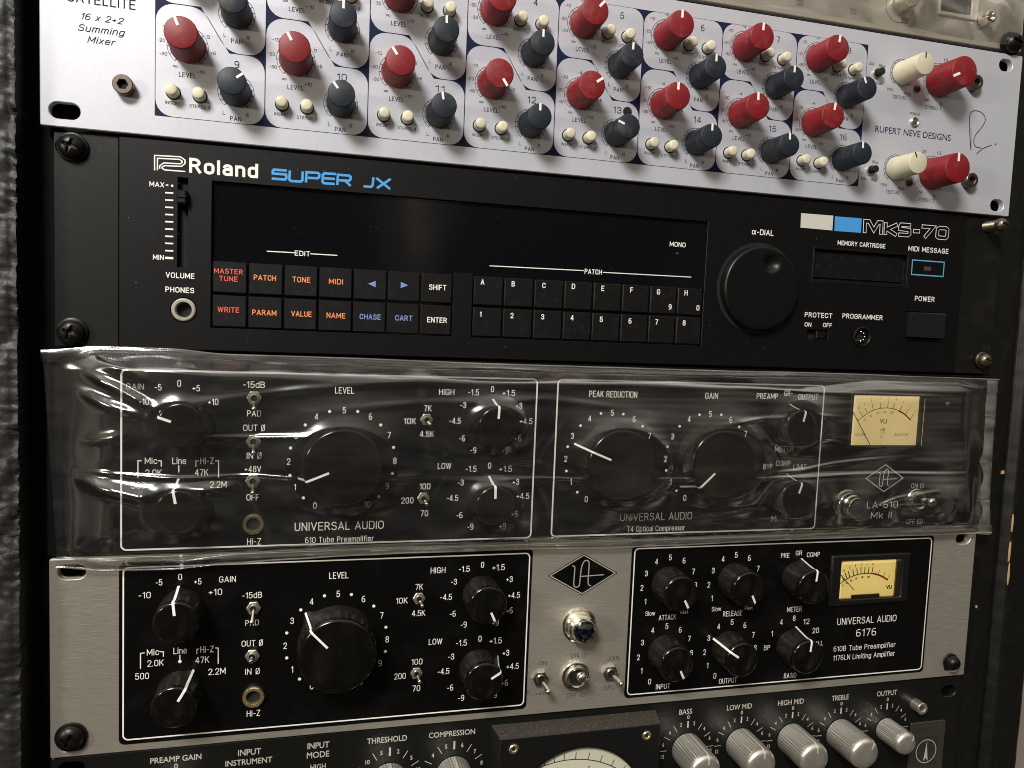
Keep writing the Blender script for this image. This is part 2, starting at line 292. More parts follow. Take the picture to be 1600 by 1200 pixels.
# ---- plain stroke alphabet (rounded-corner strokes of even width), x right, y up, cap height 1
R1 = .24
SF = {
'A': (.56,[[(0,0),(.28,1),(.56,0)],[(.09,.3),(.47,.3)]]),
'B': (.5,[[(0,0),(0,1)],[(0,1),(.46,1,.22),(.46,.54,.22),(0,.54)],[(0,.54),(.5,.54,.26),(.5,0,.26),(0,0)]]),
'C': (.5,[[(.5,.72),(.5,1,R1),(0,1,R1),(0,0,R1),(.5,0,R1),(.5,.28)]]),
'D': (.52,[[(.2,1),(0,1),(0,0),(.52,0,.26),(.52,1,.26),(.2,1)]]),
'E': (.44,[[(.44,1),(0,1),(0,0),(.44,0)],[(0,.52),(.38,.52)]]),
'F': (.42,[[(.42,1),(0,1),(0,0)],[(0,.5),(.36,.5)]]),
'G': (.52,[[(.5,.74),(.5,1,R1),(0,1,R1),(0,0,R1),(.52,0,R1),(.52,.46),(.28,.46)]]),
'H': (.5,[[(0,0),(0,1)],[(.5,0),(.5,1)],[(0,.52),(.5,.52)]]),
'I': (.0,[[(0,0),(0,1)]]),
'J': (.4,[[(.4,1),(.4,0,.2),(0,0,.2),(0,.26)]]),
'K': (.5,[[(0,0),(0,1)],[(.48,1),(0,.4)],[(.16,.6),(.5,0)]]),
'L': (.4,[[(0,1),(0,0),(.4,0)]]),
'M': (.64,[[(0,0),(0,1),(.32,.25),(.64,1),(.64,0)]]),
'N': (.5,[[(0,0),(0,1),(.5,0),(.5,1)]]),
'O': (.54,[[(.27,1),(0,1,.27),(0,0,.27),(.54,0,.27),(.54,1,.27),(.27,1)]]),
'P': (.46,[[(0,0),(0,1)],[(0,1),(.46,1,.25),(.46,.46,.25),(0,.46)]]),
'Q': (.54,[[(.27,1),(0,1,.27),(0,0,.27),(.54,0,.27),(.54,1,.27),(.27,1)],[(.32,.22),(.58,-.04)]]),
'R': (.5,[[(0,0),(0,1)],[(0,1),(.46,1,.25),(.46,.5,.25),(0,.5)],[(.26,.5),(.5,0)]]),
'S': (.48,[[(.45,.82),(.43,1,.2),(.01,1,.23),(.01,.56,.2),(.48,.5,.2),(.48,0,.25),(0.02,0,.2),(0,.18)]]),
'T': (.48,[[(0,1),(.48,1)],[(.24,1),(.24,0)]]),
'U': (.5,[[(0,1),(0,0,.25),(.5,0,.25),(.5,1)]]),
'V': (.54,[[(0,1),(.27,0),(.54,1)]]),
'W': (.8,[[(0,1),(.2,0),(.4,.95),(.6,0),(.8,1)]]),
'X': (.5,[[(0,0),(.5,1)],[(0,1),(.5,0)]]),
'Y': (.52,[[(0,1),(.26,.46),(.52,1)],[(.26,.46),(.26,0)]]),
'Z': (.46,[[(0,1),(.46,1),(0,0),(.46,0)]]),
'0': (.46,[[(.23,1),(0,1,.23),(0,0,.23),(.46,0,.23),(.46,1,.23),(.23,1)]]),
'1': (.22,[[(0,.78),(.2,1),(.2,0)]]),
'2': (.46,[[(.01,.74),(.01,1,.23),(.45,1,.23),(.45,.6,.2),(0,0),(.46,0)]]),
'3': (.46,[[(.01,.78),(.01,1,.22),(.44,1,.22),(.44,.54,.2),(.16,.54)],[(.2,.54),(.46,.54,.23),(.46,0,.25),(0,0,.23),(0,.24)]]),
'4': (.5,[[(.36,0),(.36,1)],[(.34,1),(0,.26)],[(0,.26),(.5,.26)]]),
'5': (.46,[[(.42,1),(.05,1),(.02,.52),(.14,.6,.08),(.46,.6,.22),(.46,0,.24),(0,0,.22),(0,.2)]]),
'6': (.46,[[(.23,.58),(0,.58,.2),(0,0,.22),(.46,0,.22),(.46,.58,.22),(.23,.58)],[(0,.34),(0,1,.27),(.4,1)]]),
'7': (.44,[[(0,1),(.44,1),(.16,0)]]),
'8': (.46,[[(.23,1),(.02,1,.2),(.02,.54,.2),(.44,.54,.2),(.44,1,.2),(.23,1)],[(.23,.54),(0,.54,.22),(0,0,.23),(.46,0,.23),(.46,.54,.22),(.23,.54)]]),
'9': (.46,[[(.23,1),(0,1,.2),(0,.42,.22),(.46,.42,.22),(.46,1,.22),(.23,1)],[(.46,.66),(.46,0,.27),(.06,0)]]),
'+': (.4,[[(0,.42),(.4,.42)],[(.2,.62),(.2,.22)]]),
'-': (.26,[[(0,.42),(.26,.42)]]),
'.': (.0,[[(0,0),(0,.03)]]),
'(': (.14,[[(.14,1.1),(0,.8,.2),(0,.2,.2),(.14,-.1)]]),
')': (.14,[[(0,1.1),(.14,.8,.2),(.14,.2,.2),(0,-.1)]]),
' ': (.16,[]),
'Ø': (.46,[[(.23,1),(0,1,.23),(0,0,.23),(.46,0,.23),(.46,1,.23),(.23,1)],[(.0,-.06),(.46,1.06)]]),
'α': (.62,[[(.62,.74),(.42,.1,.16),(.24,0,.18),(0,0,.2),(0,.36)],[(0,.36),(0,.72,.22),(.36,.72,.2),(.46,.2,.1),(.62,.0)]]),
'a': (.4,[[(.03,.6),(.06,.72,.12),(.4,.72,.18),(.4,0)],[(.4,.42),(0,.42,.17),(0,0,.17),(.4,0,.2),(.4,.2)]]),
'b': (.42,[[(0,1),(0,0)],[(0,.36),(0,.72,.2),(.42,.72,.2),(.42,0,.2),(0,0,.2),(0,.36)]]),
'c': (.38,[[(.38,.52),(.38,.72,.19),(0,.72,.19),(0,0,.19),(.38,0,.19),(.38,.2)]]),
'd': (.42,[[(.42,1),(.42,0)],[(.42,.36),(.42,.72,.2),(0,.72,.2),(0,0,.2),(.42,0,.2),(.42,.36)]]),
'e': (.42,[[(.04,.38),(.42,.38)],[(.42,.36),(.42,.72,.2),(0,.72,.2),(0,0,.2),(.4,0,.2),(.4,.16)]]),
'x': (.38,[[(0,0),(.38,.72)],[(0,.72),(.38,0)]]),
'S_': (.1,[]),
'f': (.26,[[(.1,0),(.1,1,.16),(.28,1)],[(0,.72),(.26,.72)]]),
'g': (.42,[[(.42,.72),(.42,-.26,.2),(.02,-.26,.2),(.02,-.12)],[(.42,.36),(.42,.72,.2),(0,.72,.2),(0,0,.2),(.42,0,.2),(.42,.36)]]),
'i': (.0,[[(0,0),(0,.72)],[(0,.92),(0,1)]]),
'k': (.38,[[(0,0),(0,1)],[(.36,.72),(0,.28)],[(.12,.42),(.38,0)]]),
'l': (.0,[[(0,0),(0,1)]]),
'm': (.64,[[(0,0),(0,.72)],[(0,.4),(0,.72,.16),(.32,.72,.16),(.32,0)],[(.32,.4),(.32,.72,.16),(.64,.72,.16),(.64,0)]]),
'n': (.4,[[(0,0),(0,.72)],[(0,.4),(0,.72,.2),(.4,.72,.2),(.4,0)]]),
'o': (.42,[[(.21,.72),(0,.72,.2),(0,0,.2),(.42,0,.2),(.42,.72,.2),(.21,.72)]]),
'p': (.42,[[(0,.72),(0,-.26)],[(0,.36),(0,.72,.2),(.42,.72,.2),(.42,0,.2),(0,0,.2),(0,.36)]]),
'r': (.24,[[(0,0),(0,.72)],[(0,.44),(.02,.72,.18),(.26,.72)]]),
's': (.36,[[(.34,.56),(.34,.72,.15),(.02,.72,.15),(.02,.38,.15),(.36,.36,.15),(.36,0,.17),(0,0,.16),(0,.16)]]),
't': (.26,[[(.1,.94),(.1,0,.14),(.28,0)],[(0,.72),(.27,.72)]]),
'u': (.4,[[(0,.72),(0,0,.2),(.4,0,.2),(.4,.3)],[(.4,.72),(.4,0)]]),
'v': (.4,[[(0,.72),(.2,0),(.4,.72)]]),
'w': (.6,[[(0,.72),(.15,0),(.3,.7),(.45,0),(.6,.72)]]),
}
def open_fillet(pts, n=5):
    out = []; N = len(pts)
    for i, q in enumerate(pts):
        r = q[2] if len(q) > 2 else 0
        if i in (0, N-1) or r <= 0: out.append((q[0],q[1])); continue
        p = Vector(q[:2]); a = Vector(pts[i-1][:2])-p; b = Vector(pts[i+1][:2])-p; la, lb = a.length, b.length
        a.normalize(); b.normalize(); ang = a.angle(b); t = min(r/math.tan(ang/2), la*.5 if len(pts[i-1])>2 else la*.95, lb*.5 if len(pts[i+1])>2 else lb*.95)
        s, e_ = p+a*t, p+b*t
        for k in range(n+1):
            x = k/n; out.append(tuple((1-x)**2*s+2*x*(1-x)*(p*.8+(s+e_)*.1)+x*x*e_))
    res = [out[0]]
    for q in out[1:]:
        if math.hypot(q[0]-res[-1][0], q[1]-res[-1][1]) > 1e-4: res.append(q)
    return res
def split_sharp(pts):
    out = [[pts[0]]]
    for i in range(1, len(pts)):
        out[-1].append(pts[i])
        if i < len(pts)-1 and len(pts[i]) < 3:
            a = Vector(pts[i][:2])-Vector(pts[i-1][:2]); b = Vector(pts[i+1][:2])-Vector(pts[i][:2])
            if math.degrees(a.angle(b)) > 100: out.append([pts[i][:2]])
    return out
SFC = {k: (w, [open_fillet(q) for s in ss for q in split_sharp(s)]) for k,(w,ss) in SF.items()}
class Flat:   # collects flat print (glyphs, strokes, shapes) relative to an origin
    def __init__(s, u, v, h): s.u, s.v, s.h = u, v, h; s.V=[]; s.F=[]
    def add(s, verts, faces, dh=0):
        b = len(s.V); s.V += [(x-s.u, y-s.v, dh) for x,y in verts]; s.F += [tuple(i+b for i in f) for f in faces]
    def poly(s, pts, dh=0):
        v, f = tess([pts], 0); s.add([(x,y) for x,y,_ in v], f, dh)
    def stroke(s, pts, w, closed=False, dh=0):
        P = [Vector(p) for p in pts]; N = len(P)
        if N < 2: return
        Ls, Rs = [], []
        for i in range(N):
            a = P[i-1] if (i > 0 or closed) else P[i]; b = P[(i+1)%N] if (i < N-1 or closed) else P[i]
            e1 = (P[i]-a); e2 = (b-P[i])
            if e1.length < 1e-9: e1 = e2
            if e2.length < 1e-9: e2 = e1
            e1 = e1.normalized(); e2 = e2.normalized(); n1 = Vector((-e1.y,e1.x)); n2 = Vector((-e2.y,e2.x)); m = n1+n2
            m = m/max(.35, m.length_squared/2) if m.length > 1e-4 else n1
            Ls.append(P[i]+m*w/2); Rs.append(P[i]-m*w/2)
        M = N if closed else N-1
        s.add([tuple(p) for p in Ls+Rs], [(i,(i+1)%N,N+(i+1)%N,N+i) for i in range(M)], dh)
    def ring(s, cx, cy, r, w, a0=0, a1=360, n=36, dh=0):   # angles clockwise from up
        pts = [(cx+r*math.sin(math.radians(a0+(a1-a0)*k/n)), cy-r*math.cos(math.radians(a0+(a1-a0)*k/n))) for k in range(n+1)]
        if a1-a0 >= 360: s.stroke(pts[:-1], w, True, dh)
        else: s.stroke(pts, w, False, dh)
    def tick(s, cx, cy, r0, r1, a, w, dh=.02):
        a = math.radians(a); s.stroke([(cx+r0*math.sin(a), cy-r0*math.cos(a)), (cx+r1*math.sin(a), cy-r1*math.cos(a))], w, False, dh)
    def dot(s, cx, cy, r, dh=0): s.poly(circle(cx, cy, r, 14), dh)
    def text(s, st, u, v, cap, w=None, bold=0, shear=0, cond=.82, dh=0, sp=1.0):
        V, F, x0, x1 = glyphs(st, bold, shear, sp)
        k = cap/CAPH; kx = k*cond if w is None else w/max(1e-6, x1-x0)
        cx = (x0+x1)/2
        s.add([(u+(x-cx)*kx, v+cap/2-y*k) for x,y in V], F, dh)
    def tpx(s, st, px, py, cap, w=None, **kw):   # centre, cap height and width given in photo pixels
        u, v = U(px, py, s.h); c = abs(U(px,py+cap/2,s.h)[1]-U(px,py-cap/2,s.h)[1])
        ww = None if w is None else abs(U(px+w/2,py,s.h)[0]-U(px-w/2,py,s.h)[0])
        if FONT: s.stext(st, u, v, c, ww, sw=FONT, shear=kw.get('shear',0))
        else: s.text(st, u, v, c, ww, **kw)
    def stext(s, st, u, v, cap, w=None, sw=.13, gap=.19, cond=.9, shear=0, rs=0):
        """stroke lettering: sw = stroke width / cap height"""
        x = 0; items = []
        for ch in st:
            gw, ss = SFC.get(ch, SFC['-']); items.append((x, ss)); x += gw+gap+sw*.6
        W0 = x-gap-sw*.6; k = cap-cap*sw; kx = k*(1.15 if sw > .14 else 1.0) if w is None else max(.05*cap,(w-cap*sw))/max(.05, W0)
        if W0 < .3: kx = k
        n = 0
        for x0, ss in items:
            for q in ss:
                P = [(u+(x0+a-W0/2+shear*(b-.5))*kx, v+k/2-b*k) for a, b in q]
                # square ends run half a stroke further
                for e0, e1 in ((0,1),(-1,-2)):
                    d = Vector(P[e0])-Vector(P[e1]); d.normalize()
                    P[e0] = tuple(Vector(P[e0])+d*cap*sw*.42)
                closed = math.hypot(q[0][0]-q[-1][0], q[0][1]-q[-1][1]) < 1e-6
                if closed: P = [(u+(x0+a-W0/2+shear*(b-.5))*kx, v+k/2-b*k) for a, b in q[:-1]]
                s.stroke(P, cap*sw, closed, .003*(n%5)); n += 1
    def mesh(s, name, m): return sheet_mesh(name, s.V, s.F, m)
FONT = None   # None: built-in face; a number: stroke lettering of that weight
GC = {}
def glyphs(st, bold=0, shear=0, sp=1.0):
    key = (st, bold, shear, sp)
    if key in GC: return GC[key]
    c = bpy.data.curves.new('t', 'FONT'); c.body = st; c.offset = bold; c.shear = shear; c.resolution_u = 3; c.space_character = sp
    o = bpy.data.objects.new('t', c); COL.objects.link(o)
    me = bpy.data.meshes.new_from_object(o)
    V = [(v.co.x, v.co.y) for v in me.vertices]; F = [tuple(p.vertices) for p in me.polygons]
    bpy.data.objects.remove(o); bpy.data.curves.remove(c); bpy.data.meshes.remove(me)
    xs = [v[0] for v in V] or [0,1]
    GC[key] = (V, F, min(xs), max(xs)); return GC[key]
CAPH = 1.0
_g = glyphs('H'); CAPH = max(v[1] for v in _g[0])
def legend(parent, name, items, m, h, bold=0, shear=0, label=None):
    """one printed legend: list of (text, px, py, cap, w)"""
    p0 = U(items[0][1], items[0][2], h)
    f = Flat(p0[0], p0[1], h)
    for it in items: f.tpx(it[0], it[1], it[2], it[3], it[4] if len(it) > 4 else None, bold=bold, shear=shear)
    return part(name, f.mesh(name, m), parent, p0[0], p0[1], h, label)
def flatpart(parent, name, f, m, label=None): return part(name, f.mesh(name, m), parent, f.u, f.v, f.h, label)
def slot(cx, cy, w, hh): return rrect(cx-w/2, cy-hh/2, cx+w/2, cy+hh/2, hh/2-.01, 8)
def pent(a, b): return a
PH = .06    # print stands this far proud of its surface

# ---------- shared hardware meshes
def screw_mesh(name, R, H, m, cross=True, washer=0):
    N = 36; V, F = [], []
    for j in range(N+1):
        for i in range(N+1):
            x = -1+2*i/N; y = -1+2*j/N
            # square to disc
            dx = x*math.sqrt(max(0,1-y*y/2)); dy = y*math.sqrt(max(0,1-x*x/2)); r = math.hypot(dx,dy)
            h = H*(1-.55*r**3) if r < .985 else H*.42
            if cross:
                a, b = abs(dx), abs(dy)
                if min(a,b) < .13 and max(a,b) < .56 : h -= H*.45*(1-.5*max(a,b)/.56)
            V.append((dx*R, dy*R, h))
    for j in range(N):
        for i in range(N): a = j*(N+1)+i; F.append((a,a+1,a+N+2,a+N+1))
    b = [i for i in range(N+1)]+[(j+1)*(N+1)-1 for j in range(1,N+1)]+[N*(N+1)+i for i in range(N-1,-1,-1)]+[j*(N+1) for j in range(N-1,0,-1)]
    s = len(V); V += [(V[k][0],V[k][1],0) for k in b]
    for k in range(len(b)): k2=(k+1)%len(b); F.append((b[k],b[k2],s+k2,s+k))
    return to_mesh(name, V, F, m, smooth=40)
def rack_screw(px, py, R, headh, m, label, lift=0, shank=True, px_h=None, washer=True, tiltdeg=20):
    hh = lift+headh
    u, v = U(px, py, hh)
    r = Root('rack_screw', label, 'screw', u, v, 0, 'cross-head screws holding the rack units')
    hd = part('head', screw_mesh('head', R, headh, m), r, u, v, lift); rot(hd, tiltdeg)
    if washer: part('washer', lathe('washer', [(R*1.22,0),(R*1.22,.9),(R*1.12,1.2),(R*.5,1.2)], m, 32), r, u, v, max(0,lift-1.25))
    prof = [(2.6,-6)]
    if lift > 2:
        k = -6
        while k < lift: prof += [(2.9,k+.35),(2.4,k+.8)]; k += .8
    else: prof += [(2.6,lift)]
    part('shank', lathe('shank', prof, m, 20, cap=False), r, u, v, 0)
    return r

# ================================================================== 1. SUMMING MIXER (pale panel, red and charcoal knobs)
NH = 2.7
FONT = .12
mix = Root('summing_mixer', 'pale grey summing mixer with rows of red and charcoal knobs, above the black synthesizer', 'audio mixer', 241.3, -.6, NH)
holes = [slot(*U(101,173,NH), 11.5, 6.6), slot(*U(1558,321,NH), 9, 6.4), slot(*U(1572,102,NH), 9, 6.4), slot(8.7,-82,11.5,6.6)]
kh = U(980,180,NH); holes.append(circle(kh[0], kh[1], 1.9, 16))
part('front_panel', plate('front_panel', rrect(-.8,-88.3,483.3,-.7,.8,3), holes, NH-3.2, NH, .3, mPanel), mix, 0, 0, 0)
uc = [41.7,85.0,128.3,171.6,214.6,257.2,299.4,341.4,383.2]
BT, BB = -81.5, -8.9
f = Flat(241, -45, NH+PH)
f.poly([(uc[0]-.1,BT),(uc[8]+.1,BT),(uc[8]+.1,BB),(uc[0]-.1,BB)])
flatpart(mix, 'navy_border_print', f, mNavy)
def cell(k, upper):
    x0, x1 = uc[k]+.2, uc[k+1]-.2; s = (x1-x0)/43.0
    if not upper: P = [(x0,BB-.2),(x0,-54.5),(x0+17.8*s,-54.5),(x0+28.6*s,-37.45),(x1,-37.45),(x1,BB-.2)]; R = [6.5,7,9,.5,6.5,6.5]
    else: P = [(x0,BT+.2),(x1,BT+.2),(x1,-37.8),(x0+28.0*s,-37.8),(x0+17.2*s,-54.9),(x0,-54.9)]; R = [6,6,6.5,9,.5,7]
    c = U(0,0); f = Flat(x0, -20, NH+2*PH); f.poly(fillet(P, R)); return flatpart(mix, 'channel_cell_print', f, mPanel)
def taper_knob(name, r0, r1, H, m, skirt=True):
    prof = [(r0+.15,.4),(r0+.15,1.6),(r0-.05,1.9),(r1,H-.5),(r1-.12,H-.15),(r1-.45,H)]
    return lathe(name, prof, m, 48, smooth=50)
kLevel = taper_knob('level_knob', 6.75, 6.35, 16, mRed); kPan = taper_knob('pan_knob', 5.95, 5.6, 16, mDark)
kBig = taper_knob('master_knob', 8.2, 7.7, 17.5, mRed); kTex = taper_knob('texture_knob', 5.95, 5.6, 16, mCream)
kShadow = {}
def pointer_mesh(r1, m, name='pointer_line', w=1.15, l0=.42):
    return plate(name, [(-w/2,-r1*.99),(w/2,-r1*.99),(w/2,-r1*l0),(-w/2,-r1*l0)], [], -.1, .12, .05, m)
pLevel = pointer_mesh(6.35, mWhite); pPan = pointer_mesh(5.6, mWhite, w=1.0); pBig = pointer_mesh(7.7, mWhite, w=1.3); pTex = pointer_mesh(5.6, mInk, w=.7, l0=.5)
bBtn = lathe('button', [(2.5,.2),(2.5,4.5),(2.35,5.0),(1.9,5.35),(1.0,5.5)], mIvory, 28, smooth=50)
bHole = lathe('button_socket', [(3.0,0),(3.0,.06),(2.1,.07)], mBlackHole, 28)
kCollar = lathe('collar', [(5.6,0),(5.6,.5),(3,.5)], mBlackHole, 32)
def knob(kme, pme, name, u, v, h, H, ang, parent, socket=True):
    k = part(name, kme, parent, u, v, h); 
    q = part('pointer_line', pme, k, u, v, h+H); rot(q, ang); return k
def chan_legend(k, upper, num):
    x0 = uc[k]; s = (uc[k+1]-uc[k])/43.0
    lv = (x0+12.4*s, -70.7 if upper else -38.2); pn = (x0+31.4*s, -53.7 if upper else -21.8)
    ib = (x0+(24.6 if upper else 7.0)*s, -68.2 if upper else -18.9); sb = (x0+(34.6 if upper else 17.3)*s, -67.7 if upper else -18.6)
    h = NH+3*PH; f = Flat(pn[0], pn[1], h); X = lambda d: d*s
    for (c, r) in ((lv, 8.0),(pn, 7.3)):
        f.ring(*c, r, .2, -142, 142); f.ring(*c, r-.95, .2, -142, 142)
        for a in range(-142, 143, 24 if r == 8.0 else 20): f.tick(*c, r-.95, r, a+.001, .2)
        f.tick(*c, r-1.4, r, -142, .22); f.tick(*c, r-1.4, r, 142, .22)
    for st, dx, dy, w in (('∞',-4.7,8.5,2.0),('-30',-9.3,4.0,2.9),('-20',-10.1,-1.3,2.9),('-10',-8.3,-7.4,2.9),('-4',-.6,-10.2,2.0),('0',7.9,-4.9,1.2),('+6',9.8,1.4,2.3),('+10',5.2,9.7,3.2)):
        (f.text if st == '∞' else f.stext)(st, lv[0]+X(dx), lv[1]+dy, 1.45, w)
    f.stext('LEVEL', lv[0], lv[1]+11.6, 1.95, 6.7)
    f.stext('L', pn[0]-X(4.7), pn[1]+8.9, 1.6, 1.0); f.stext('R', pn[0]+X(4.6), pn[1]+9.0, 1.6, 1.2); f.stext('PAN', pn[0], pn[1]+10.9, 1.95, 4.5)
    f.stext('INSERT', ib[0]-.1, ib[1]+4.2, 1.35, 6.0); f.stext('STEREO 2', sb[0], sb[1]+4.3, 1.35, 8.2)
    f.stext(str(num), x0+31.6*s, (-77.2 if upper else -33.3), 3.0, 1.9 if num < 10 else 4.2, sw=.115)
    flatpart(mix, 'channel_legend', f, mInk)
    return lv, pn, ib, sb
angU = [(0,0),(0,0),(30,-2),(20,0),(42,2),(0,0),(3,0),(8,-25)]
angL = [(-22,52),(-28,-38),(-36,-10),(145,0),(55,-70),(0,0),(-2,-2),(8,-2)]
for k in range(8):
    for up in (True, False):
        cell(k, up); lv, pn, ib, sb = chan_legend(k, up, k+1+(0 if up else 8))
        a = (angU if up else angL)[k]; h = NH+2*PH
        knob(kLevel, pLevel, 'level_knob', lv[0], lv[1], h, 16, a[0], mix); knob(kPan, pPan, 'pan_knob', pn[0], pn[1], h, 16, a[1], mix)
        for b in (ib, sb):
            q = part('button', bBtn, mix, b[0], b[1], h); part('button_socket', bHole, q, b[0], b[1], h)
# right hand section
for (tx, ty, sx, sy, at, as_) in ((1446,99,1508,111,0,245),(1435,254,1497,262,-25,0)):
    tu = U(tx,ty,NH+16); su = U(sx,sy,NH+17.5)
    knob(kTex, pTex, 'texture_knob', *tu, NH, 16, at, mix); knob(kBig, pBig, 'master_knob', *su, NH, 17.5, as_, mix)
    f = Flat(tu[0], tu[1], NH+PH)
    for c, r in ((tu,7.3),(su,9.6)):
        f.ring(*c, r, .2, -142, 142); f.ring(*c, r-.95, .2, -142, 142)
        for a in range(-142,143,24): f.tick(*c, r-.95, r, a+.001, .2)
        f.tick(*c, r-1.4, r, -142, .22); f.tick(*c, r-1.4, r, 142, .22)
    f.text('MIN', tu[0]-6.5, tu[1]+9.0, 1.6, 3.6); f.text('MAX', tu[0]+4.6, tu[1]+10.0, 1.6, 4.2); f.text('TEXTURE', tu[0]-.6, tu[1]+12.4, 1.9, 8.6)
    f.text('20', su[0]-6.2, su[1]-11.4, 1.7, 2.6); f.text('15', su[0]+4.0, su[1]-11.6, 1.7, 2.6); f.text('∞', su[0]-6.2, su[1]+10.2, 1.7, 2.4); f.text('0', su[0]+3.0, su[1]+11.8, 1.9, 1.4)
    f.text('STEREO 1' if ty < 150 else 'STEREO 2', su[0]-2, su[1]+14, 1.9, 10)
    flatpart(mix, 'master_legend', f, mInk)
kSil = lathe('silk_switch', [(2.7,0),(2.7,.9),(2.3,1.1),(2.2,.2),(1.9,.2),(1.9,4.2),(1.6,4.5)], [mNickel, mBlackHole], 28, fm=[0,0,0,0,1,1,1])
for px, py, l in ((1374,113,1),(1364,265,2)):
    u, v = U(px, py, NH+2); part('silk_switch', kSil, mix, u, v, NH)
    f = Flat(u, v, NH+PH)
    if l == 1: f.text('Silk', u-3.4, v-4.6, 1.5, 3.2); f.text('Blue', u+3.2, v-4.4, 1.5, 3.8); f.text('Red', u+2, v+4.8, 1.5, 3.2)
    else: f.text('Blue', u+2.8, v-4.6, 1.5, 3.6); f.text('Silk', u-3.6, v+4.6, 1.5, 3.4); f.text('Red', u+2.6, v+4.8, 1.5, 3.4)
    flatpart(mix, 'switch_legend', f, mInk)
mLed = mat('unlit_brown_led', (.05,.018,.012), .3)
for px, py in ((1434,138),(1422,285)):
    u, v = U(px, py, NH+1); part('signal_lamp', lathe('signal_lamp', [(1.9,0),(1.9,.9),(1.3,1.5),(.6,1.7)], mLed, 24), mix, u, v, NH)
u, v = U(1430,190,NH+1); q = part('power_lamp', lathe('power_lamp', [(2.6,0),(2.6,.8),(2.1,1.2),(1.7,.9),(1.6,.4)], mNickel, 28, cap=False), mix, u, v, NH)
part('lens', lathe('lens', [(1.7,.3),(1.2,.8),(.5,1)], mat('unlit_grey_lens',(.09,.08,.06),.2), 20), q, u, v, NH)
legend(mix, 'power_legend', [('POWER',1430,178,4.5,16)], mInk, NH+PH)
FONT = None; legend(mix, 'maker_name_print', [('RUPERT NEVE DESIGNS',1427.5,208.5,9.6,119)], mNavy, NH+PH, bold=.004); FONT = .125
legend(mix, 'model_name_print', [('SATELLITE',159,1,16,107)], mInk, NH+PH, bold=.012)
legend(mix, 'subtitle_print', [('16 x 2+2',160,29,10.5,66),('Summing',159,47,11,72),('Mixer',159,64,10.5,42)], mInk, NH+PH, shear=.22)
f = Flat(*U(1528,205,NH), NH+PH)
Z = lambda pts, ox, oy, h: [U(ox+x/4, oy+y/4, h) for x, y in pts]
def smooth_pts(P, n=6):
    out = []
    for i in range(len(P)-1):
        p0, p1, p2, p3 = (Vector(P[max(i-1,0)]), Vector(P[i]), Vector(P[i+1]), Vector(P[min(i+2,len(P)-1)]))
        for k in range(n):
            t = k/n; q = .5*((2*p1)+(p2-p0)*t+(2*p0-5*p1+4*p2-p3)*t*t+(3*p1-p0-3*p2+p3)*t**3); out.append((q.x,q.y))
    return out+[P[-1]]
f.stroke(smooth_pts(Z([(1268,940),(1262,870),(1258,780),(1262,715),(1290,692),(1335,705),(1358,745),(1340,790),(1300,840),(1285,885),(1300,918),(1335,925)],1200,0,NH)), .45)
f.stroke(smooth_pts(Z([(1302,962),(1345,928),(1398,907)],1200,0,NH)), .45, dh=.02)
f.stroke(Z([(1268,800),(1268,938)],1200,0,NH), .35, dh=.04); f.dot(*U(1555.5,225.5,NH), .5)
flatpart(mix, 'pen_signature', f, mInkBlue)
def hexbolt(px, py, R, H, m, parent, name='socket_bolt', base=NH):
    u, v = U(px, py, base+H)
    o = part(name, plate(name, circle(0,0,R,32), [circle(0,0,R*.5,6)], 0, H, .3, m), parent, u, v, base)
    part('hex_socket', plate('hex_socket', circle(0,0,R*.55,12), [], 0, H-2.0, .05, mBlackHole), o, u, v, base)
hexbolt(191,131,3.9,4.2,mBolt,mix); hexbolt(1528,128,3.9,4.2,mBolt,mix); hexbolt(1520,281,3.9,4.2,mBolt,mix)
part('keyhole_screw', screw_mesh('keyhole_screw', 1.6, .8, mBolt), mix, kh[0]+.2, kh[1]-1, NH-2.6)
part('keyhole_notch', plate('keyhole_notch', circle(0,0,2.3,20), [], 0, .05, .01, mBlackHole), mix, kh[0], kh[1]-1.6, NH+2*PH)

# ================================================================== 2. RACK SYNTHESIZER (black)
FONT = .155
syn = Root('rack_synthesizer', 'black rack synthesizer with dark display window, square buttons and a round dial', 'synthesizer', 241.3, 88.5, 0)
SB = 1.0   # raised centre panel height
sh = [slot(8.7,6.5,9.5,6.4), slot(8.7,82.5,9.5,6.4), slot(*U(1550,356,0),9.5,6.4), slot(*U(1537,562,0),9.5,6.4)]
part('left_rack_ear', plate('left_rack_ear', rrect(3.2,.5,27.4,88.2,.5,2), sh[:2], -2.8, 0, .25, mSynEar), syn, 0, 0, 0)
part('right_rack_ear', plate('right_rack_ear', rrect(457.2,.5,482.6,88.2,.5,2), sh[2:], -2.8, 0, .25, mSynEar), syn, 0, 0, 0)
A = lambda x, y: U(x, y, SB)
slH = [A(278,277),A(294,277.5),A(294,418),A(277.5,417)]; slx0 = slH[0][0]; slx1 = slH[1][0]; sly0 = slH[0][1]; sly1 = slH[3][1]
jc = A(287,484); dial = (331.4,45.5); din = A(1346,526)
win = [(63.9,15.5),(298.4,15.5),(298.4,48.0),(178.8,48.0),(178.8,78.4),(298.4,78.4),(298.4,78.6),(178.6,78.6),(178.6,48.4),(169.5,48.4),(169.5,78.2),(63.9,78.2)]
winL = [(63.9,15.5),(298.4,15.5),(298.4,78.2),(178.7,78.2),(178.7,48.3),(169.6,48.3),(169.6,78.2),(63.9,78.2)]
mslot = (356.9-.0,)
c0 = A(1273,387); c1 = A(1418,449); p0 = A(1416,486); p1 = A(1470,530); s0 = A(1262,514.5); s1 = A(1293,531)
rc = lambda a, b: [(a[0],a[1]),(b[0],a[1]),(b[0],b[1]),(a[0],b[1])]
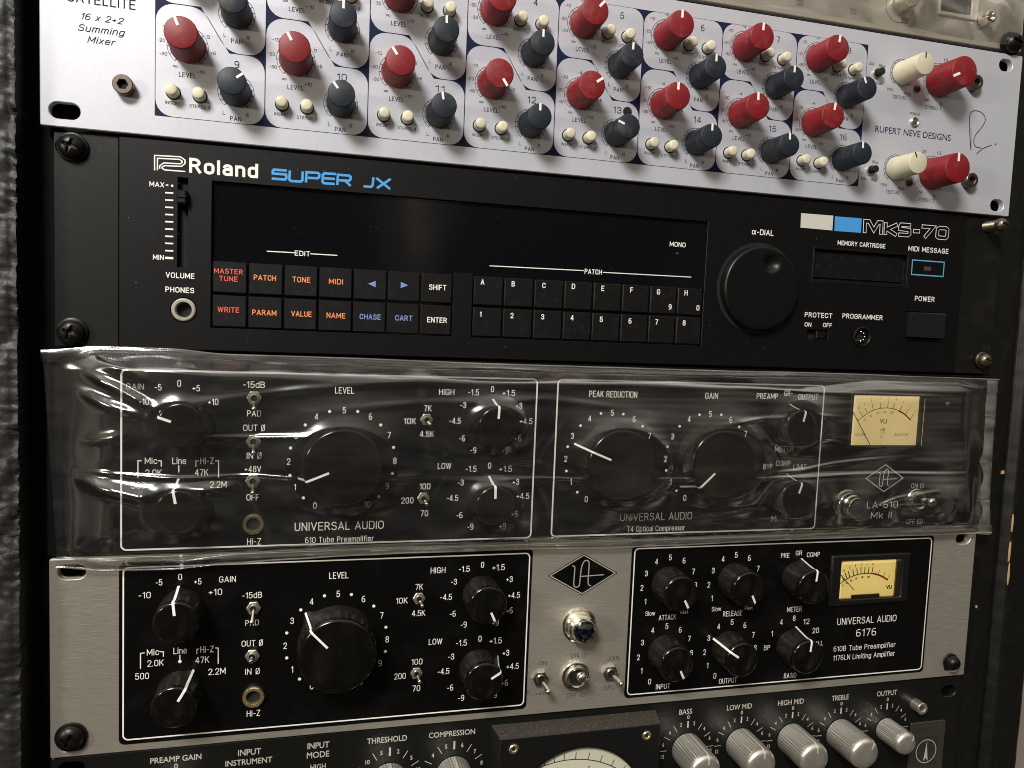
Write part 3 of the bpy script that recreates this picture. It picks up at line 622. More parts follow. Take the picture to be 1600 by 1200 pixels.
shole = [winL, rc((slx0,sly0),(slx1,sly1)), circle(*jc,5.4,28), circle(*din,5.6,28), rc(c0,c1), rc(p0,p1), rc(s0,s1)]
part('front_panel', plate('front_panel', rrect(27.8,.6,456.8,88.0,.3,2), shole, -3, SB, .15, mSyn), syn, 0, 0, 0)
part('display_window', box('display_window', 63.95,15.55,298.35,78.15,-3,-.8,mSynGlass,.05), syn, 0, 0, 0)
def btn(x0,x1,y0,y1,items,m,h1=.75):
    h1 += random.uniform(-.12,.12)
    me = plate('button', rrect(.38+random.uniform(0,.1), .45, x1-x0-.38-random.uniform(0,.1), y1-y0-.42, .6, 3), [], -1.2, h1, .4, mSynBtn)
    b = part('button', me, syn, x0, y0, 0)
    if items:
        f = Flat(x0, y0, h1+PH)
        for it in items:
            if it[0] in '<>':
                c = U(it[1], it[2], h1); d = 1.7 if it[0] == '>' else -1.7
                f.poly([(c[0]+d,c[1]),(c[0]-d,c[1]-1.4),(c[0]-d,c[1]+1.4)])
            else: f.tpx(it[0], *it[1:], bold=.022)
        part('legend', f.mesh('legend', m), b, x0, y0, h1+PH)
X1 = [64.1,78.9,93.8,108.7,123.9,139.2,154.4,169.5]; X2 = [179.0,193.8,208.8,223.8,238.8,253.9,268.9,283.9,298.3]
top = [([('MASTER',357,424,8,45),('TUNE',357,435.5,8,29)],mSynRed),([('PATCH',414,434,8.5,35)],mSynOr),([('TONE',471,437,8.5,28)],mSynOr),([('MIDI',525,440,8.5,22)],mSynOr),([('<',581,443.5)],mSynBl),([('>',632,445.5)],mSynBl),([('SHIFT',684,449,8.5,27)],mWhite)]
bot = [([('WRITE',357,484,8.5,34)],mSynRed),([('PARAM',413,488.5,8.5,38)],mSynOr),([('VALUE',471,490.5,8.5,32)],mSynOr),([('NAME',525,493,8.5,29.5)],mSynOr),([('CHASE',578.5,495,8.5,33)],mSynBl),([('CART',631,497,8.5,27)],mSynBl),([('ENTER',683,500,8.5,31)],mWhite)]
for i in range(7):
    btn(X1[i],X1[i+1],48.9,63.2,*top[i]); btn(X1[i],X1[i+1],63.5,78.0,*bot[i])
tp = [('A',754,440.5),('B',802,443.5),('C',850,446),('D',896,447.5),('E',942,450.5),('F',987,453),('G',1029,456),('H',1072,457.5)]
bt = [('1',751,491),('2',800,493),('3',848,495),('4',894,496.5),('5',939.5,499),('6',984.5,501.5),('7',1026,503),('8',1069,504.5)]
for i in range(8):
    it = [(*tp[i],8.5)]
    if i == 6: it.append(('9',1047,479.5,8.5))
    if i == 7: it.append(('0',1090.5,481,8.5))
    btn(X2[i],X2[i+1],48.9,63.2,it,mWhite); btn(X2[i],X2[i+1],63.5,78.0,[(*bt[i],8.5)],mWhite)
def line(parent, name, pts, w, m, h):
    P = [U(x,y,h) for x,y in pts]; f = Flat(P[0][0], P[0][1], h); f.stroke(P, w); return flatpart(parent, name, f, m)
GW = -.8+PH
for pts in ([(417,392.5),(460,394.8)],[(485,396.5),(527,399)],[(765,415.3),(912,422.8)],[(942,425.5),(1080,433)]): line(syn, 'printed_line', pts, .42, mWhite, GW)
legend(syn, 'edit_legend', [('EDIT',472.5,396,8,24)], mWhite, GW, bold=.012)
legend(syn, 'patch_legend', [('PATCH',927,424.6,8,27)], mWhite, GW, bold=.012)
legend(syn, 'mono_legend', [('MONO',1059,382,7.6,25)], mWhite, GW, bold=.012)
legend(syn, 'mono_lamp', [('-',1058,395,12,9)], mat('dim_lens',(.10,.09,.08),.3), GW)
SP = SB+PH
legend(syn, 'volume_legend', [('VOLUME',281.5,430.5,8.6,45)], mWhite, SP, bold=.02)
legend(syn, 'phones_legend', [('PHONES',281,453,8.6,45)], mWhite, SP, bold=.02)
legend(syn, 'slider_max_legend', [('MAX',245,288,8,23)], mWhite, SP); legend(syn, 'slider_min_legend', [('MIN',247.5,402,8,17)], mWhite, SP)
f = Flat(*U(264,346,SP), SP)
for k, y in enumerate((301,312.4,323.7,335,346.2,357.7,369,380,391.5,402.8)): f.stroke([U(258,y,SP),U(270.7,y+.6,SP)], .62 if k<9 else .95)
f.stroke([U(259,289,SP),U(263,289.3,SP)], .5); f.dot(*U(269,290.2,SP), .5); flatpart(syn, 'slider_scale', f, mWhite)
part('slider_slot', box('slider_slot', slx0+.02, sly0+.02, slx1-.02, sly1-.02, -3, -2, mBlackHole, .05), syn, 0, 0, 0)
sc_ = A(286,310)
sl = part('slider_cap', plate('slider_cap', rrect(-2.0,-2.9,2.0,2.9,.5,3), [], -2, 3.6, .7, mSynBtn), syn, sc_[0], sc_[1]-.2, SB)
part('grip_ridge', box('grip_ridge', -1.9,-.35,1.9,.35,3.4,4.2,mSynBtn,.15), sl, sc_[0], sc_[1]-.2, SB)
part('phones_jack', lathe('phones_jack', [(4.9,-1.5),(4.9,.5),(4.4,.9),(3.5,.9),(3.3,.5),(3.2,-3)], [mat('pale_nickel',(.62,.58,.5),.35,.6)], 40, cap=False), syn, *jc, SB)
part('jack_bore', lathe('jack_bore', [(5.3,-3),(5.3,-2.9),(.1,-2.9)], mBlackHole, 24), syn, *jc, SB)
# dial with finger dimple
def dial_mesh(R, H, dx, dy, dr):
    V, F = [], []; seg = 72; rings = [k/26*(R-1.2) for k in range(1,27)]
    V.append((0,0,H))
    def hz(x,y):
        d = math.hypot(x-dx,y-dy)
        if d < dr: return H-2.6*math.cos(d/dr*PI/2)**1.0
        return H
    prof = [(r,None) for r in rings]+[(R-.4,H-.35),(R,H-1.2),(R,0)]
    for r, hh in prof:
        for k in range(seg):
            a = 2*PI*k/seg; x, y = r*math.cos(a), r*math.sin(a); V.append((x,y,hz(x,y) if hh is None else hh))
    for k in range(seg): F.append((0,1+k,1+(k+1)%seg))
    for j in range(len(prof)-1):
        for k in range(seg): a=1+j*seg+k; b=1+j*seg+(k+1)%seg; F.append((a,b,b+seg,a+seg))
    V[0] = (0,0,hz(0,0))
    return to_mesh('dial', V, F, mSynBtn, smooth=45)
DH = 5.0
du, dv = U(1191,450,SB+DH-.5)
mDial = mat('satin_black_dial', (.004,.0038,.0036), .36, spec=.4, var=.1, vscale=300, bump=.08, bscale=2500)
dm = U(1207,411,SB+DH); me = dial_mesh(21.5, DH, dm[0]-du, dm[1]-dv, 5.0); me.materials.clear(); me.materials.append(mDial)
dl = part('dial', me, syn, du, dv, SB)
part('dial_gap', lathe('dial_gap', [(23.3,.02),(23.3,.05),(20,.06)], mBlackHole, 64), dl, du, dv, SB)
legend(syn, 'dial_legend', [('α-DIAL',1192,363,9,34)], mWhite, SP, bold=.02)
# cartridge slot and door
part('cartridge_door', box('cartridge_door', c0[0]+.6,c0[1]+1.2,c1[0]-2.2,c1[1]-2.4,-3,-.9,mSynBtn,.2), syn, 0, 0, 0)
part('cartridge_slot', box('cartridge_slot', c0[0]+.02,c0[1]+.02,c1[0]-.02,c1[1]-.02,-3.2,-2.2,mBlackHole,.05), syn, 0, 0, 0)
part('cartridge_frame', plate('cartridge_frame', rc((c0[0]-.6,c0[1]-.6),(c1[0]+.6,c1[1]+.6)), [rc((c0[0]+.4,c0[1]+.4),(c1[0]-1.4,c1[1]-1.4))], SB-1.5, SB+.25, .15, mSynBtn), syn, 0, 0, 0)
legend(syn, 'cartridge_legend', [('MEMORY CARTRIDGE',1346.5,382,7.2,75)], mWhite, SP, bold=.016)
legend(syn, 'midi_legend', [('MIDI MESSAGE',1451,390.5,8,63)], mWhite, SP, bold=.018)
b0, b1 = U(1425.5,405.5,SP), U(1474,433,SP)
f = Flat(b0[0],b0[1],SP); f.stroke(rc((b0[0]+.2,b0[1]+.2),(b1[0]-.2,b1[1]-.3)), .6, True); fr = flatpart(syn, 'midi_lamp_frame', f, mCyanLine)
lm = U(1449,420,SB); part('midi_lamp', box('midi_lamp', -2.2,-1.1,2.2,1.1,0,.3,mat('smoked_lens',(.06,.055,.05),.25),.1), syn, *lm, SB)
legend(syn, 'power_legend', [('POWER',1445,467,8,31)], mWhite, SP, bold=.018)
part('power_button', box('power_button', p0[0]+.5,p0[1]+.5,p1[0]-.5,p1[1]-.5,-2,SB+3.2,mat('gloss_black_button',(.01,.01,.011),.14,coat=.5),.5), syn, 0, 0, 0)
legend(syn, 'protect_legend', [('PROTECT',1279,492.5,7.8,43),('ON',1262.5,507,6.8,10.5),('OFF',1293,508,6.8,14)], mWhite, SP, bold=.018)
part('switch_well', box('switch_well', s0[0]+.02,s0[1]+.02,s1[0]-.02,s1[1]-.02,-3,-2,mBlackHole,.05), syn, 0, 0, 0)
part('switch_slider', box('switch_slider', (s0[0]+s1[0])/2-.5,s0[1]+.5,s1[0]-1.0,s1[1]-.5,-2,.6,mSynBtn,.3), syn, 0, 0, 0)
legend(syn, 'programmer_legend', [('PROGRAMMER',1348,495,7.8,63)], mWhite, SP, bold=.018)
dn = part('programmer_socket', lathe('programmer_socket', [(5.5,-2),(5.5,.7),(4.9,1.0),(4.5,.6),(4.4,-2.2),(.2,-2.2)], mSynBtn, 36), syn, *din, SB)
for k in range(5):
    a = math.radians(-90+45*k+0); part('pin', lathe('pin', [(.55,-2.2),(.55,-.2),(.3,0)], mSteel, 12), dn, din[0]+2.5*math.cos(a)*1., din[1]+2.5*math.sin(-a)*-1+0.0, SB)
# printed names
def strokes_px(parent, name, lists, w, m, h, dh=0, closed=False, ox=0, oy=0, sc=1.0, sm=False):
    p = U(ox+lists[0][0][0]/sc, oy+lists[0][0][1]/sc, h); f = Flat(p[0], p[1], h)
    for i, l in enumerate(lists):
        P = [U(ox+x/sc, oy+y/sc, h) for x, y in l]
        if sm: P = smooth_pts(P)
        f.stroke(P, w, closed, dh+i*.004)
    return flatpart(parent, name, f, m)
FONT = .19; legend(syn, 'maker_name_print', [('Roland',350,262.8,23.5,108)], mWhite, SP); FONT = .155
# monogram: nested rounded strokes (zoom 4x, origin 0,200)
mono = [[(966,265),(966,171),(1128,180),(1156,200),(1156,222),(1134,240),(1030,235),(1014,243),(1014,252),(1030,262),(1158,272)],
        [(984,264),(984,189),(1122,196),(1138,206),(1138,216),(1126,224),(1024,218),(998,236),(998,254)]]
strokes_px(syn, 'maker_monogram_print', mono, .5, mWhite, SP, ox=0, oy=200, sc=4)
# SUPER JX lettering in square strokes (zoom 4x, origin 400,200)
def sq(l): return l
S = [(192,266),(112,260),(105,268),(105,284),(188,291),(190,312),(182,322),(98,316)]
Uu = [(212,266),(208,322),(218,331),(280,335),(290,326),(292,272)]
Pp = [(312,340),(316,276),(388,281),(396,290),(394,308),(386,314),(320,311)]
Ee = [(500,288),(428,283),(418,292),(416,336),(424,345),(492,350)]
E2 = [(420,313),(494,319)]
Rr = [(508,356),(512,292),(584,298),(592,306),(590,322),(580,330),(516,326)]
R2 = [(556,330),(592,362)]
Jj = [(734,308),(729,358),(718,368),(672,364)]
Xa = [(752,312),(838,382)]; Xb = [(842,318),(756,376)]
strokes_px(syn, 'series_name_print', [S,Uu,Pp,Ee,E2,Rr,R2,Jj,Xa,Xb], 1.05, mSynCyan, SP, ox=400, oy=200, sc=4)
# white and blue blocks + outlined model name (zoom 4x origin 1200,300)
def quadpx(parent, name, pts, m, h, ox, oy, sc):
    P = [U(ox+x/sc, oy+y/sc, h) for x,y in pts]; f = Flat(P[0][0],P[0][1],h); f.poly(P); return flatpart(parent, name, f, m)
quadpx(syn, 'white_block_print', [(207,132),(408,148),(402,240),(203,222)], mat('warm_white_print',(.62,.60,.53),.5,var=.1,vscale=800), SP, 1200, 300, 4)
quadpx(syn, 'blue_block_print', [(418,152),(586,165),(581,255),(415,243)], mSynCyan, SP, 1200, 300, 4)
mm = [[(604,252),(607,182),(632,184),(661,238),(690,190),(710,191),(706,262)],
      [(733,264),(737,194)],[(806,204),(744,232),(800,268)],
      [(890,208),(832,204),(826,214),(825,230),(884,238),(884,262),(874,270),(818,266)],
      [(910,244),(946,246)],
      [(964,215),(1032,221),(980,282)],
      [(1070,224),(1114,228),(1122,236),(1118,280),(1108,288),(1064,284),(1056,276),(1060,232),(1070,224.2)]]
p_ = U(1350,360,SP); fo = Flat(p_[0],p_[1],SP); fi = Flat(p_[0],p_[1],SP+.06)
for i,l in enumerate(mm):
    P = [U(1200+x/4,300+y/4,SP) for x,y in l]
    # lengthen open ends a little for the outline copy
    def ext(P,d):
        a=Vector(P[0])-Vector(P[1]); b=Vector(P[-1])-Vector(P[-2]); a.normalize(); b.normalize()
        return [tuple(Vector(P[0])+a*d)]+P[1:-1]+[tuple(Vector(P[-1])+b*d)]
    fo.stroke(ext(P,.32) if i != 6 else P, 2.15, dh=i*.004); fi.stroke(P, 1.5, dh=i*.004)
flatpart(syn, 'model_name_outline_print', fo, mWhite); flatpart(syn, 'model_name_fill_print', fi, mSyn)

random.seed(21)
f = Flat(240, 40, SB+PH)
for k in range(70):
    x, y = random.uniform(30,455), random.uniform(2,87)
    if 62 < x < 300 and 14 < y < 80 or 305 < x < 357 and 20 < y < 71 or y > 25 and x > 355 : continue
    r = random.uniform(.08,.2); f.poly([(x+r*(.6+.6*random.random())*math.cos(t*PI/3), y+r*(.6+.6*random.random())*math.sin(t*PI/3)) for t in range(6)])
q = flatpart(syn, 'dust_specks', f, mGrayPrint); q.o['kind'] = 'stuff'
f = Flat(180, 30, -.8+PH)
for k in range(40):
    x, y = random.uniform(66,296), random.uniform(17,46); r = random.uniform(.06,.16)
    f.poly([(x+r*(.6+.6*random.random())*math.cos(t*PI/3), y+r*(.6+.6*random.random())*math.sin(t*PI/3)) for t in range(6)])
q = flatpart(syn, 'dust_specks', f, mat('grey_dust',(.16,.15,.13),.8)); q.o['kind'] = 'stuff'
# ================================================================== UA style knobs
mBakeSide = mat('dusty_sheen_bakelite', (.014,.0115,.009), .27, spec=.5, dirt=(.07,.058,.042), dirt_amt=.45, dscale=180)  # flank colour lightened to stand in for reflected light, dust mottling over it
def bake_knob(name, R, H, ridge, m=mBake, lobes=0, dome=.5):
    def rf(r, h, a):
        aa = (a+PI)%(2*PI)-PI
        hh = min(1, max(0, h/(H-1.5)))
        rr = r
        if h < H-1.0 and r > R*.8: rr += ridge*(1-hh)*math.exp(-(aa/.16)**2)
        if lobes and r > R*.8 and h > 1 and h < H-1: rr -= .42*(.5+.5*math.cos(lobes*a))**2*(1-abs(2*hh-1)**3)
        return rr
    b = 1.7 if R > 12 else 1.5
    prof = [(R,.3),(R,1.6),(R*.985,H*.35),(R*.955,H*.62),(R*.94,H-b-1.4),(R*.94,H-b-1.1),(R*.965,H-b-.8),(R*.965,H-b),(R*.965-b*.10,H-b*.62),(R*.965-b*.32,H-b*.30),(R*.965-b*.65,H-b*.08),(R*.965-b,H),(R*.5,H+dome*.6),(R*.2,H+dome)]
    me = lathe(name, prof, [m, mBakeSide], 96 if R > 12 else 72, smooth=60, rfun=rf, fm=[1,1,1,1,1]+[0]*9)
    # white line following the surface at angle 0
    line_pts = [(-(rf(R,.5,0)+.06), .3)]
    for r,h in prof[1:]:
        if r < R*.33: break
        if h>=H-.01 and r<R*.8: line_pts.append((-(R*.36), H+dome*.7+.08)); break
        line_pts.append((-(rf(r,h,0)+.07 if h < H-.7 else r+.05), h+(.08 if h>H-.8 else 0)))
    return me, line_pts, rf
def line_mesh(pts, w):
    V, F = [], []
    for (y,h) in pts: V += [(-w/2,y,h),(w/2,y,h)]
    for i in range(len(pts)-1): F.append((2*i,2*i+1,2*i+3,2*i+2))
    # sides: thin body under the line so that it has thickness
    n = len(V)
    for (y,h) in pts: V += [(-w/2,y*.985+.0,h-.15),(w/2,y*.985,h-.15)]
    for i in range(len(pts)-1):
        F.append((2*i,2*i+2,n+2*i+2,n+2*i)); F.append((2*i+1,n+2*i+1,n+2*i+3,2*i+3))
    return to_mesh('pointer_line', V, F, mWhite)
KB = bake_knob('level_knob', 17.9, 16, 3.2, lobes=10); KS = bake_knob('rotary_knob', 9.6, 15, 1.6, lobes=8)
LB = line_mesh(KB[1], 1.0); LS = line_mesh(KS[1], 1.1); LSs = None
def ua_knob(parent, u, v, ang, big=False, h=0):
    K, L = (KB, LB) if big else (KS, LS)
    k = part('level_knob' if big else 'rotary_knob', K[0], parent, u, v, h); rot(k, ang)
    q = bpy.data.objects.new('pointer_line', L); COL.objects.link(q); q.parent = k.o
    return k
def angto(u, v, px, py, h=0):
    a = U(px, py, h); return math.degrees(math.atan2(a[0]-u, -(a[1]-v)))
def toggle(parent, px, py, lean, size=1.0, m=mNickel, tilt=24, name='toggle_switch', base=0, bulk=1.0):
    u, v = U(px, py, base+1.5)
    nut = lathe('nut', [(3.3*size,.05),(3.3*size,1.3*size),(3.0*size,1.5*size),(2.1*size,1.5*size),(2.0*size,2.4*size),(1.5*size,2.5*size),(1.3*size,1.7*size)], [m,m,mBlackHole], 36, fm=[0]*5+[2,2], rfun=(lambda r,h,a: r/math.cos(((a+PI/6)%(PI/3))-PI/6)*.93 if r > 2.9*size else r))
    t = part(name, nut, parent, u, v, base)
    lev = part('lever', lathe('lever', [(.75*size,.8),(.85*size,4*size),(1.15*size,6.6*size),(1.25*size,7.4*size),(1.0*size,8.1*size),(.5*size,8.4*size)], mSteel, 20, smooth=50), t, u, v, base+.4)
    # lean: degrees clockwise from up on the panel
    ax = Vector((math.cos(math.radians(lean)), 0, -math.sin(math.radians(lean))))
    lev.o.rotation_mode = 'QUATERNION'
    from mathutils import Quaternion
    d = Vector((math.sin(math.radians(lean))*math.sin(math.radians(tilt)), -math.cos(math.radians(tilt)), math.cos(math.radians(lean))*math.sin(math.radians(tilt))))
    lev.o.rotation_quaternion = Vector((0,-1,0)).rotation_difference(d)
    return t
def frame_line(parent, x0, y0, x1, y1, r, w, h, name='printed_frame', m=mWhite, gap=None):
    f = Flat((x0+x1)/2, (y0+y1)/2, h); f.stroke(rrect(x0,y0,x1,y1,r,6), w, True)
    return flatpart(parent, name, f, m)
def jack(parent, px, py, m, R=4.8, base=0):
    u, v = U(px, py, base+1)
    j = part('instrument_jack', lathe('instrument_jack', [(R,0),(R,1.6),(R*.92,2.1),(R*.70,2.1),(R*.64,1.6),(R*.62,.15)], m, 40, cap=False), parent, u, v, base)
    part('jack_bore', lathe('jack_bore', [(R*.66,.1),(R*.1,.12)], mBlackHole, 24), j, u, v, base)
def dots_px(parent, pts, r, m, h, name='scale_dots'):
    p = U(*pts[0], h); f = Flat(*p, h)
    for q in pts: f.dot(*U(*q, h), r)
    return flatpart(parent, name, f, m)
def preamp_left(par, h, T, la):
    """printing of the left half shared by both preamplifiers; T holds photo positions"""
    for nm, items in T.items(): legend(par, nm, items, mWhite, h)

# ================================================================== 3. CHANNEL STRIP UNDER CLEAR PLASTIC
FONT = .105
la = Root('bagged_preamplifier', 'black tube preamplifier and compressor wrapped in clear crinkled plastic, amber meter at right', 'preamplifier', 241.3, 177.2, 0)
part('front_panel', plate('front_panel', rrect(0,89.4,482.6,177.3,.6,2), [slot(8.7,95.5,9.5,6.4),slot(8.7,171.5,9.5,6.4),slot(473.9,95.5,9.5,6.4),slot(473.9,171.5,9.5,6.4)], -3, 0, .25, mUApanel), la, 0, 0, 0)
frame_line(la, 28.5,97.3,212.6,175.7,2.2,.75,PH); frame_line(la, 223.2,97.2,373.8,175.5,2.2,.75,PH)
L_ = PH
legend(la, 'gain_scale', [('-5',247,605,10),('0',280,599,10.5),('+5',306.5,606.5,10),('-10',225,627.5,10),('+10',333,628,10)], mWhite, L_)
legend(la, 'gain_legend', [('GAIN',211,604,9.5,28)], mGrayPrint, L_)
legend(la, 'pad_legend', [('-15dB',397,601,10,34),('PAD',397,646,9.5,22)], mWhite, L_)
legend(la, 'phase_legend', [('OUT Ø',397,668.5,10,34),('IN Ø',397,712,10,23)], mWhite, L_)
legend(la, 'phantom_legend', [('+48V',395,733,10,26),('OFF',395,777,10,20)], mWhite, L_)
legend(la, 'jack_legend', [('Hi-Z',397,846,10,22)], mWhite, L_)
legend(la, 'impedance_scale', [('Mic',236,720,10,19.5),('Line',280,720,10.5,21.5),('Hi-Z',323.5,720,10,21),('2.0K',240,738.5,10,26),('47K',315,738,10,21),('500',216,758.5,10,22),('2.2M',341,757,10,26)], mWhite, L_)
strokes_px(la, 'impedance_brackets', [[(215.5,747),(215.5,720),(221,720)],[(247,720),(252,720),(252,729)],[(279.3,727),(279.3,738)],[(306,729),(306,720),(310.5,720)],[(336,720),(341.5,720),(341.5,746)]], .45, mWhite, L_)
legend(la, 'level_legend', [('LEVEL',538.5,610,10,30)], mWhite, L_)
legend(la, 'high_legend', [('HIGH',698,612.5,9.5,24)], mWhite, L_)
legend(la, 'low_legend', [('LOW',694.5,728,9.5,21)], mWhite, L_)
legend(la, 'high_scale', [('-1.5',740,613,9.5,17),('0',769.5,608,9.5),('+1.5',795,614,9.5,20),('-3',724,633,9.5),('+3',811,634,9.5),('-4.5',711,657.5,9.5,18),('+4.5',822,658,9.5,20),('-6',722,685,9.5),('+6',809,685,9.5),('-9',739.5,703.5,9.5),('+9',789,704,9.5)], mWhite, L_)
legend(la, 'low_scale', [('-1.5',736,732.5,9.5,17),('0',765,727.5,9.5),('+1.5',790,732.5,9.5,20),('-3',720,754,9.5),('+3',806,753,9.5),('-4.5',707,778,9.5,18),('+4.5',817,775,9.5,20),('-6',718,805,9.5),('+6',804,803,9.5),('-9',735,823,9.5),('+9',785,822,9.5)], mWhite, L_)
legend(la, 'high_frequency_legend', [('7K',668.5,638,9.5,12),('10K',640.5,658,9.5,19),('4.5K',667,678,9.5,22)], mWhite, L_)
legend(la, 'low_frequency_legend', [('100',664,760,9.5,17),('200',636.5,782,9.5,19),('70',663,802,9.5,12)], mWhite, L_)
LD = [('0',492,790),('1',461,761),('2',451,721),('3',462.5,681),('4',494.5,651),('5',538,641),('6',579,651),('7',608,680),('8',617,720),('9',605,759),('10',574,788)]
legend(la, 'level_scale', [(*a,10) for a in LD], mWhite, L_)
dots_px(la, [(474,778),(453,743),(454,700),(477,664),(515,643),(559,643),(595,664),(615,699),(613,740),(592,776)], .72, mWhite, L_)
legend(la, 'maker_name_print', [('UNIVERSAL AUDIO',531,821.5,13,139)], mWhite, L_)
legend(la, 'model_name_print', [('610 Tube Preamplifier',531,842.5,9,107)], mWhite, L_, bold=.01)
legend(la, 'peak_legend', [('PEAK REDUCTION',958.5,616,10,75)], mWhite, L_)
legend(la, 'gain_output_legend', [('GAIN',1112,618.5,9.5,20)], mWhite, L_)
legend(la, 'meter_selector_scale', [('PREAMP',1199,619,9,33),('GR-',1232,614.5,9,13),('OUTPUT',1263,620.5,9,31)], mWhite, L_)
legend(la, 'meter_selector_legend', [('METER',1225.5,702,9,29)], mWhite, L_)
legend(la, 'mode_scale', [('BYP',1200,729,8.5,14),('COMP',1224,724,9,23),('LIMIT',1250,729.5,8.5,20)], mWhite, L_)
legend(la, 'mode_legend', [('MODE',1218.5,810,9,26)], mGrayPrint, L_)
legend(la, 'peak_scale', [(s_,x,y,9.5) for s_,x,y in (('0',916,780),('1',892,753),('2',884,717),('3',894.5,681),('4',921.5,654),('5',957,645),('6',991,655),('7',1015,681))], mWhite, L_)
dots_px(la, [(902,769),(885,736),(887,698),(907,665),(939,646),(974,647),(1004,666)], .68, mWhite, L_)
legend(la, 'gain_output_scale', [(s_,x,y,9.5) for s_,x,y in (('0',1070,778),('1',1048,753),('2',1040,717),('3',1051,682),('4',1077,655),('5',1110,647),('6',1142,656),('7',1165,678))], mWhite, L_)
dots_px(la, [(1057,767),(1041,735),(1043,698),(1062,666),(1093,648),(1127,648),(1155,667)], .68, mWhite, L_)
legend(la, 'compressor_maker_print', [('UNIVERSAL AUDIO',1026,807,12,112)], mGrayPrint, L_)
legend(la, 'compressor_name_print', [('T4 Optical Compressor',1025.5,825.5,8.5,90)], mWhite, L_, bold=.01)
legend(la, 'unit_name_print', [('LA-610',1379,788.5,10.5,48),('Mk II',1377,805,10.5,32)], mWhite, L_)
legend(la, 'power_switch_legend', [('ON (I)',1434,759,7.5,20),('OFF (0)',1429,815,7.5,25)], mGrayPrint, L_)
ua_knob(la, 121.0, 137.0, angto(121,137,462,749), True)
ua_knob(la, 252.4, 136.6, angto(252.4,136.6,897,693), True); ua_knob(la, 306.7, 136.6, angto(306.7,136.6,1062,761), True)
for (u,v,px,py) in ((54.2,118.6,241,640),(53.5,155.5,279,748),(190.2,118.4,770,624),(190.3,155.8,764,743),(350.2,118.2,1235,630),(350.4,155.5,1229,741)): ua_knob(la, u, v, angto(u,v,px,py))
for px, py, ln in ((397,622,175),(396,690,175),(395,752,175)): toggle(la, px, py, ln, .92, tilt=40)
toggle(la, 667,656,150,.85,tilt=16); toggle(la, 662,779,150,.85,tilt=16)
jack(la, 396, 819, mBrass, 4.6)
def meter(par, c, w, hgt, mface, items, needle, bezel, glassh, base=0, style=0):
    """c: centre mm; a bezel frame, recessed card, ink, needle and window"""
    x0,y0,x1,y1 = c[0]-w/2,c[1]-hgt/2,c[0]+w/2,c[1]+hgt/2
    b = part('meter', plate('meter', rrect(x0-bezel-c[0],y0-bezel-c[1],x1+bezel-c[0],y1+bezel-c[1],.8,3), [rrect(-w/2,-hgt/2,w/2,hgt/2,.3,2)], 0, glassh, .5, mBlackBox), par, *c, base)
    part('dial_card', plate('dial_card', rc((-w/2-.05,-hgt/2-.05),(w/2+.05,hgt/2+.05)), [], -.0, .4, .02, mface), b, *c, base)
    return b
# meter face centre and size
m1a, m1b = U(1328,616,1), U(1437,697,1)
mc = ((m1a[0]+m1b[0])/2+.4, (m1a[1]+m1b[1])/2); mw, mh = 43.0, 27.6
b = meter(la, mc, mw, mh, mDialLA, None, None, 2.0, 1.4)
f = Flat(*mc, .4+PH); pc = (mc[0], mc[1]+17)
R_ = 24
f.ring(*pc, R_, .35, -46, 18, 20); 
for k, a in enumerate((-46,-38,-30,-20,-9,2,11)): f.tick(*pc, R_, R_+3.2+(k%2)*.8, a, .3)
for st, a in (('20',-46),('10',-37),('7',-29),('5',-20),('3',-9),('1',2),('0',12)): f.text(st, pc[0]+(R_+5.6)*math.sin(math.radians(a)), pc[1]-(R_+5.6)*math.cos(math.radians(a)), 1.4, None)
for st, a in (('20',-38),('40',-26),('60',-14),('80',-2),('100',10)): f.text(st, pc[0]+(R_-2.2)*math.sin(math.radians(a)), pc[1]-(R_-2.2)*math.cos(math.radians(a)), 1.3, None)
f.text('VU', mc[0]-1.2, mc[1]+.4, 2.6, 4.6, bold=.01); f.text('dB', mc[0]-1.2, mc[1]+5.2, 1.7, 3); f.text('A', mc[0]-1.6, mc[1]+9, 1.5, 1.4)
f.text('VOLUME', mc[0]-15.8, mc[1]+7.9, 1.25, 7.4); f.text('INDICATOR', mc[0]+11.4, mc[1]+7.9, 1.25, 9)
f.stroke([(mc[0]-2.6,mc[1]+7),(mc[0]+.2,mc[1]+7)], .25)
part('scale_print', f.mesh('scale_print', mat('faded_dial_ink',(.17,.11,.05),.6)), b, *mc, .4+PH)
f = Flat(*mc, .4+PH); f.ring(*pc, R_, .8, 19, 44, 10); 
for a in (22,32,42): f.tick(*pc, R_, R_+3.6, a, .35)
for st, a in (('1',22),('2',32),('3',42)): f.text(st, pc[0]+(R_+5.4)*math.sin(math.radians(a)), pc[1]-(R_+5.4)*math.cos(math.radians(a)), 1.4, None)
part('red_scale_print', f.mesh('red_scale_print', mDialRed), b, *mc, .4+PH)
n0, n1 = U(1333,644,1), U(1359.5,696,1); part('needle', plate('needle', [(n0[0],n0[1]),(n0[0]+.3,n0[1]-.1),(n1[0]+.45,n1[1]),(n1[0],n1[1])], [], .8, 1.0, .03, mDialInk), b, 0, 0, 0)
part('window', plate('window', rrect(mc[0]-mw/2+.1,mc[1]-mh/2+.1,mc[0]+mw/2+1.6,mc[1]+mh/2+.6,.6,3), [], 2.2, 3.2, .3, mGlass), b, 0, 0, 0)
u, v = U(1483,632,1); part('rivet', lathe('rivet', [(1.9,0),(1.7,1.0),(.8,1.6)], mBolt, 24, smooth=60), la, u, v, 0)
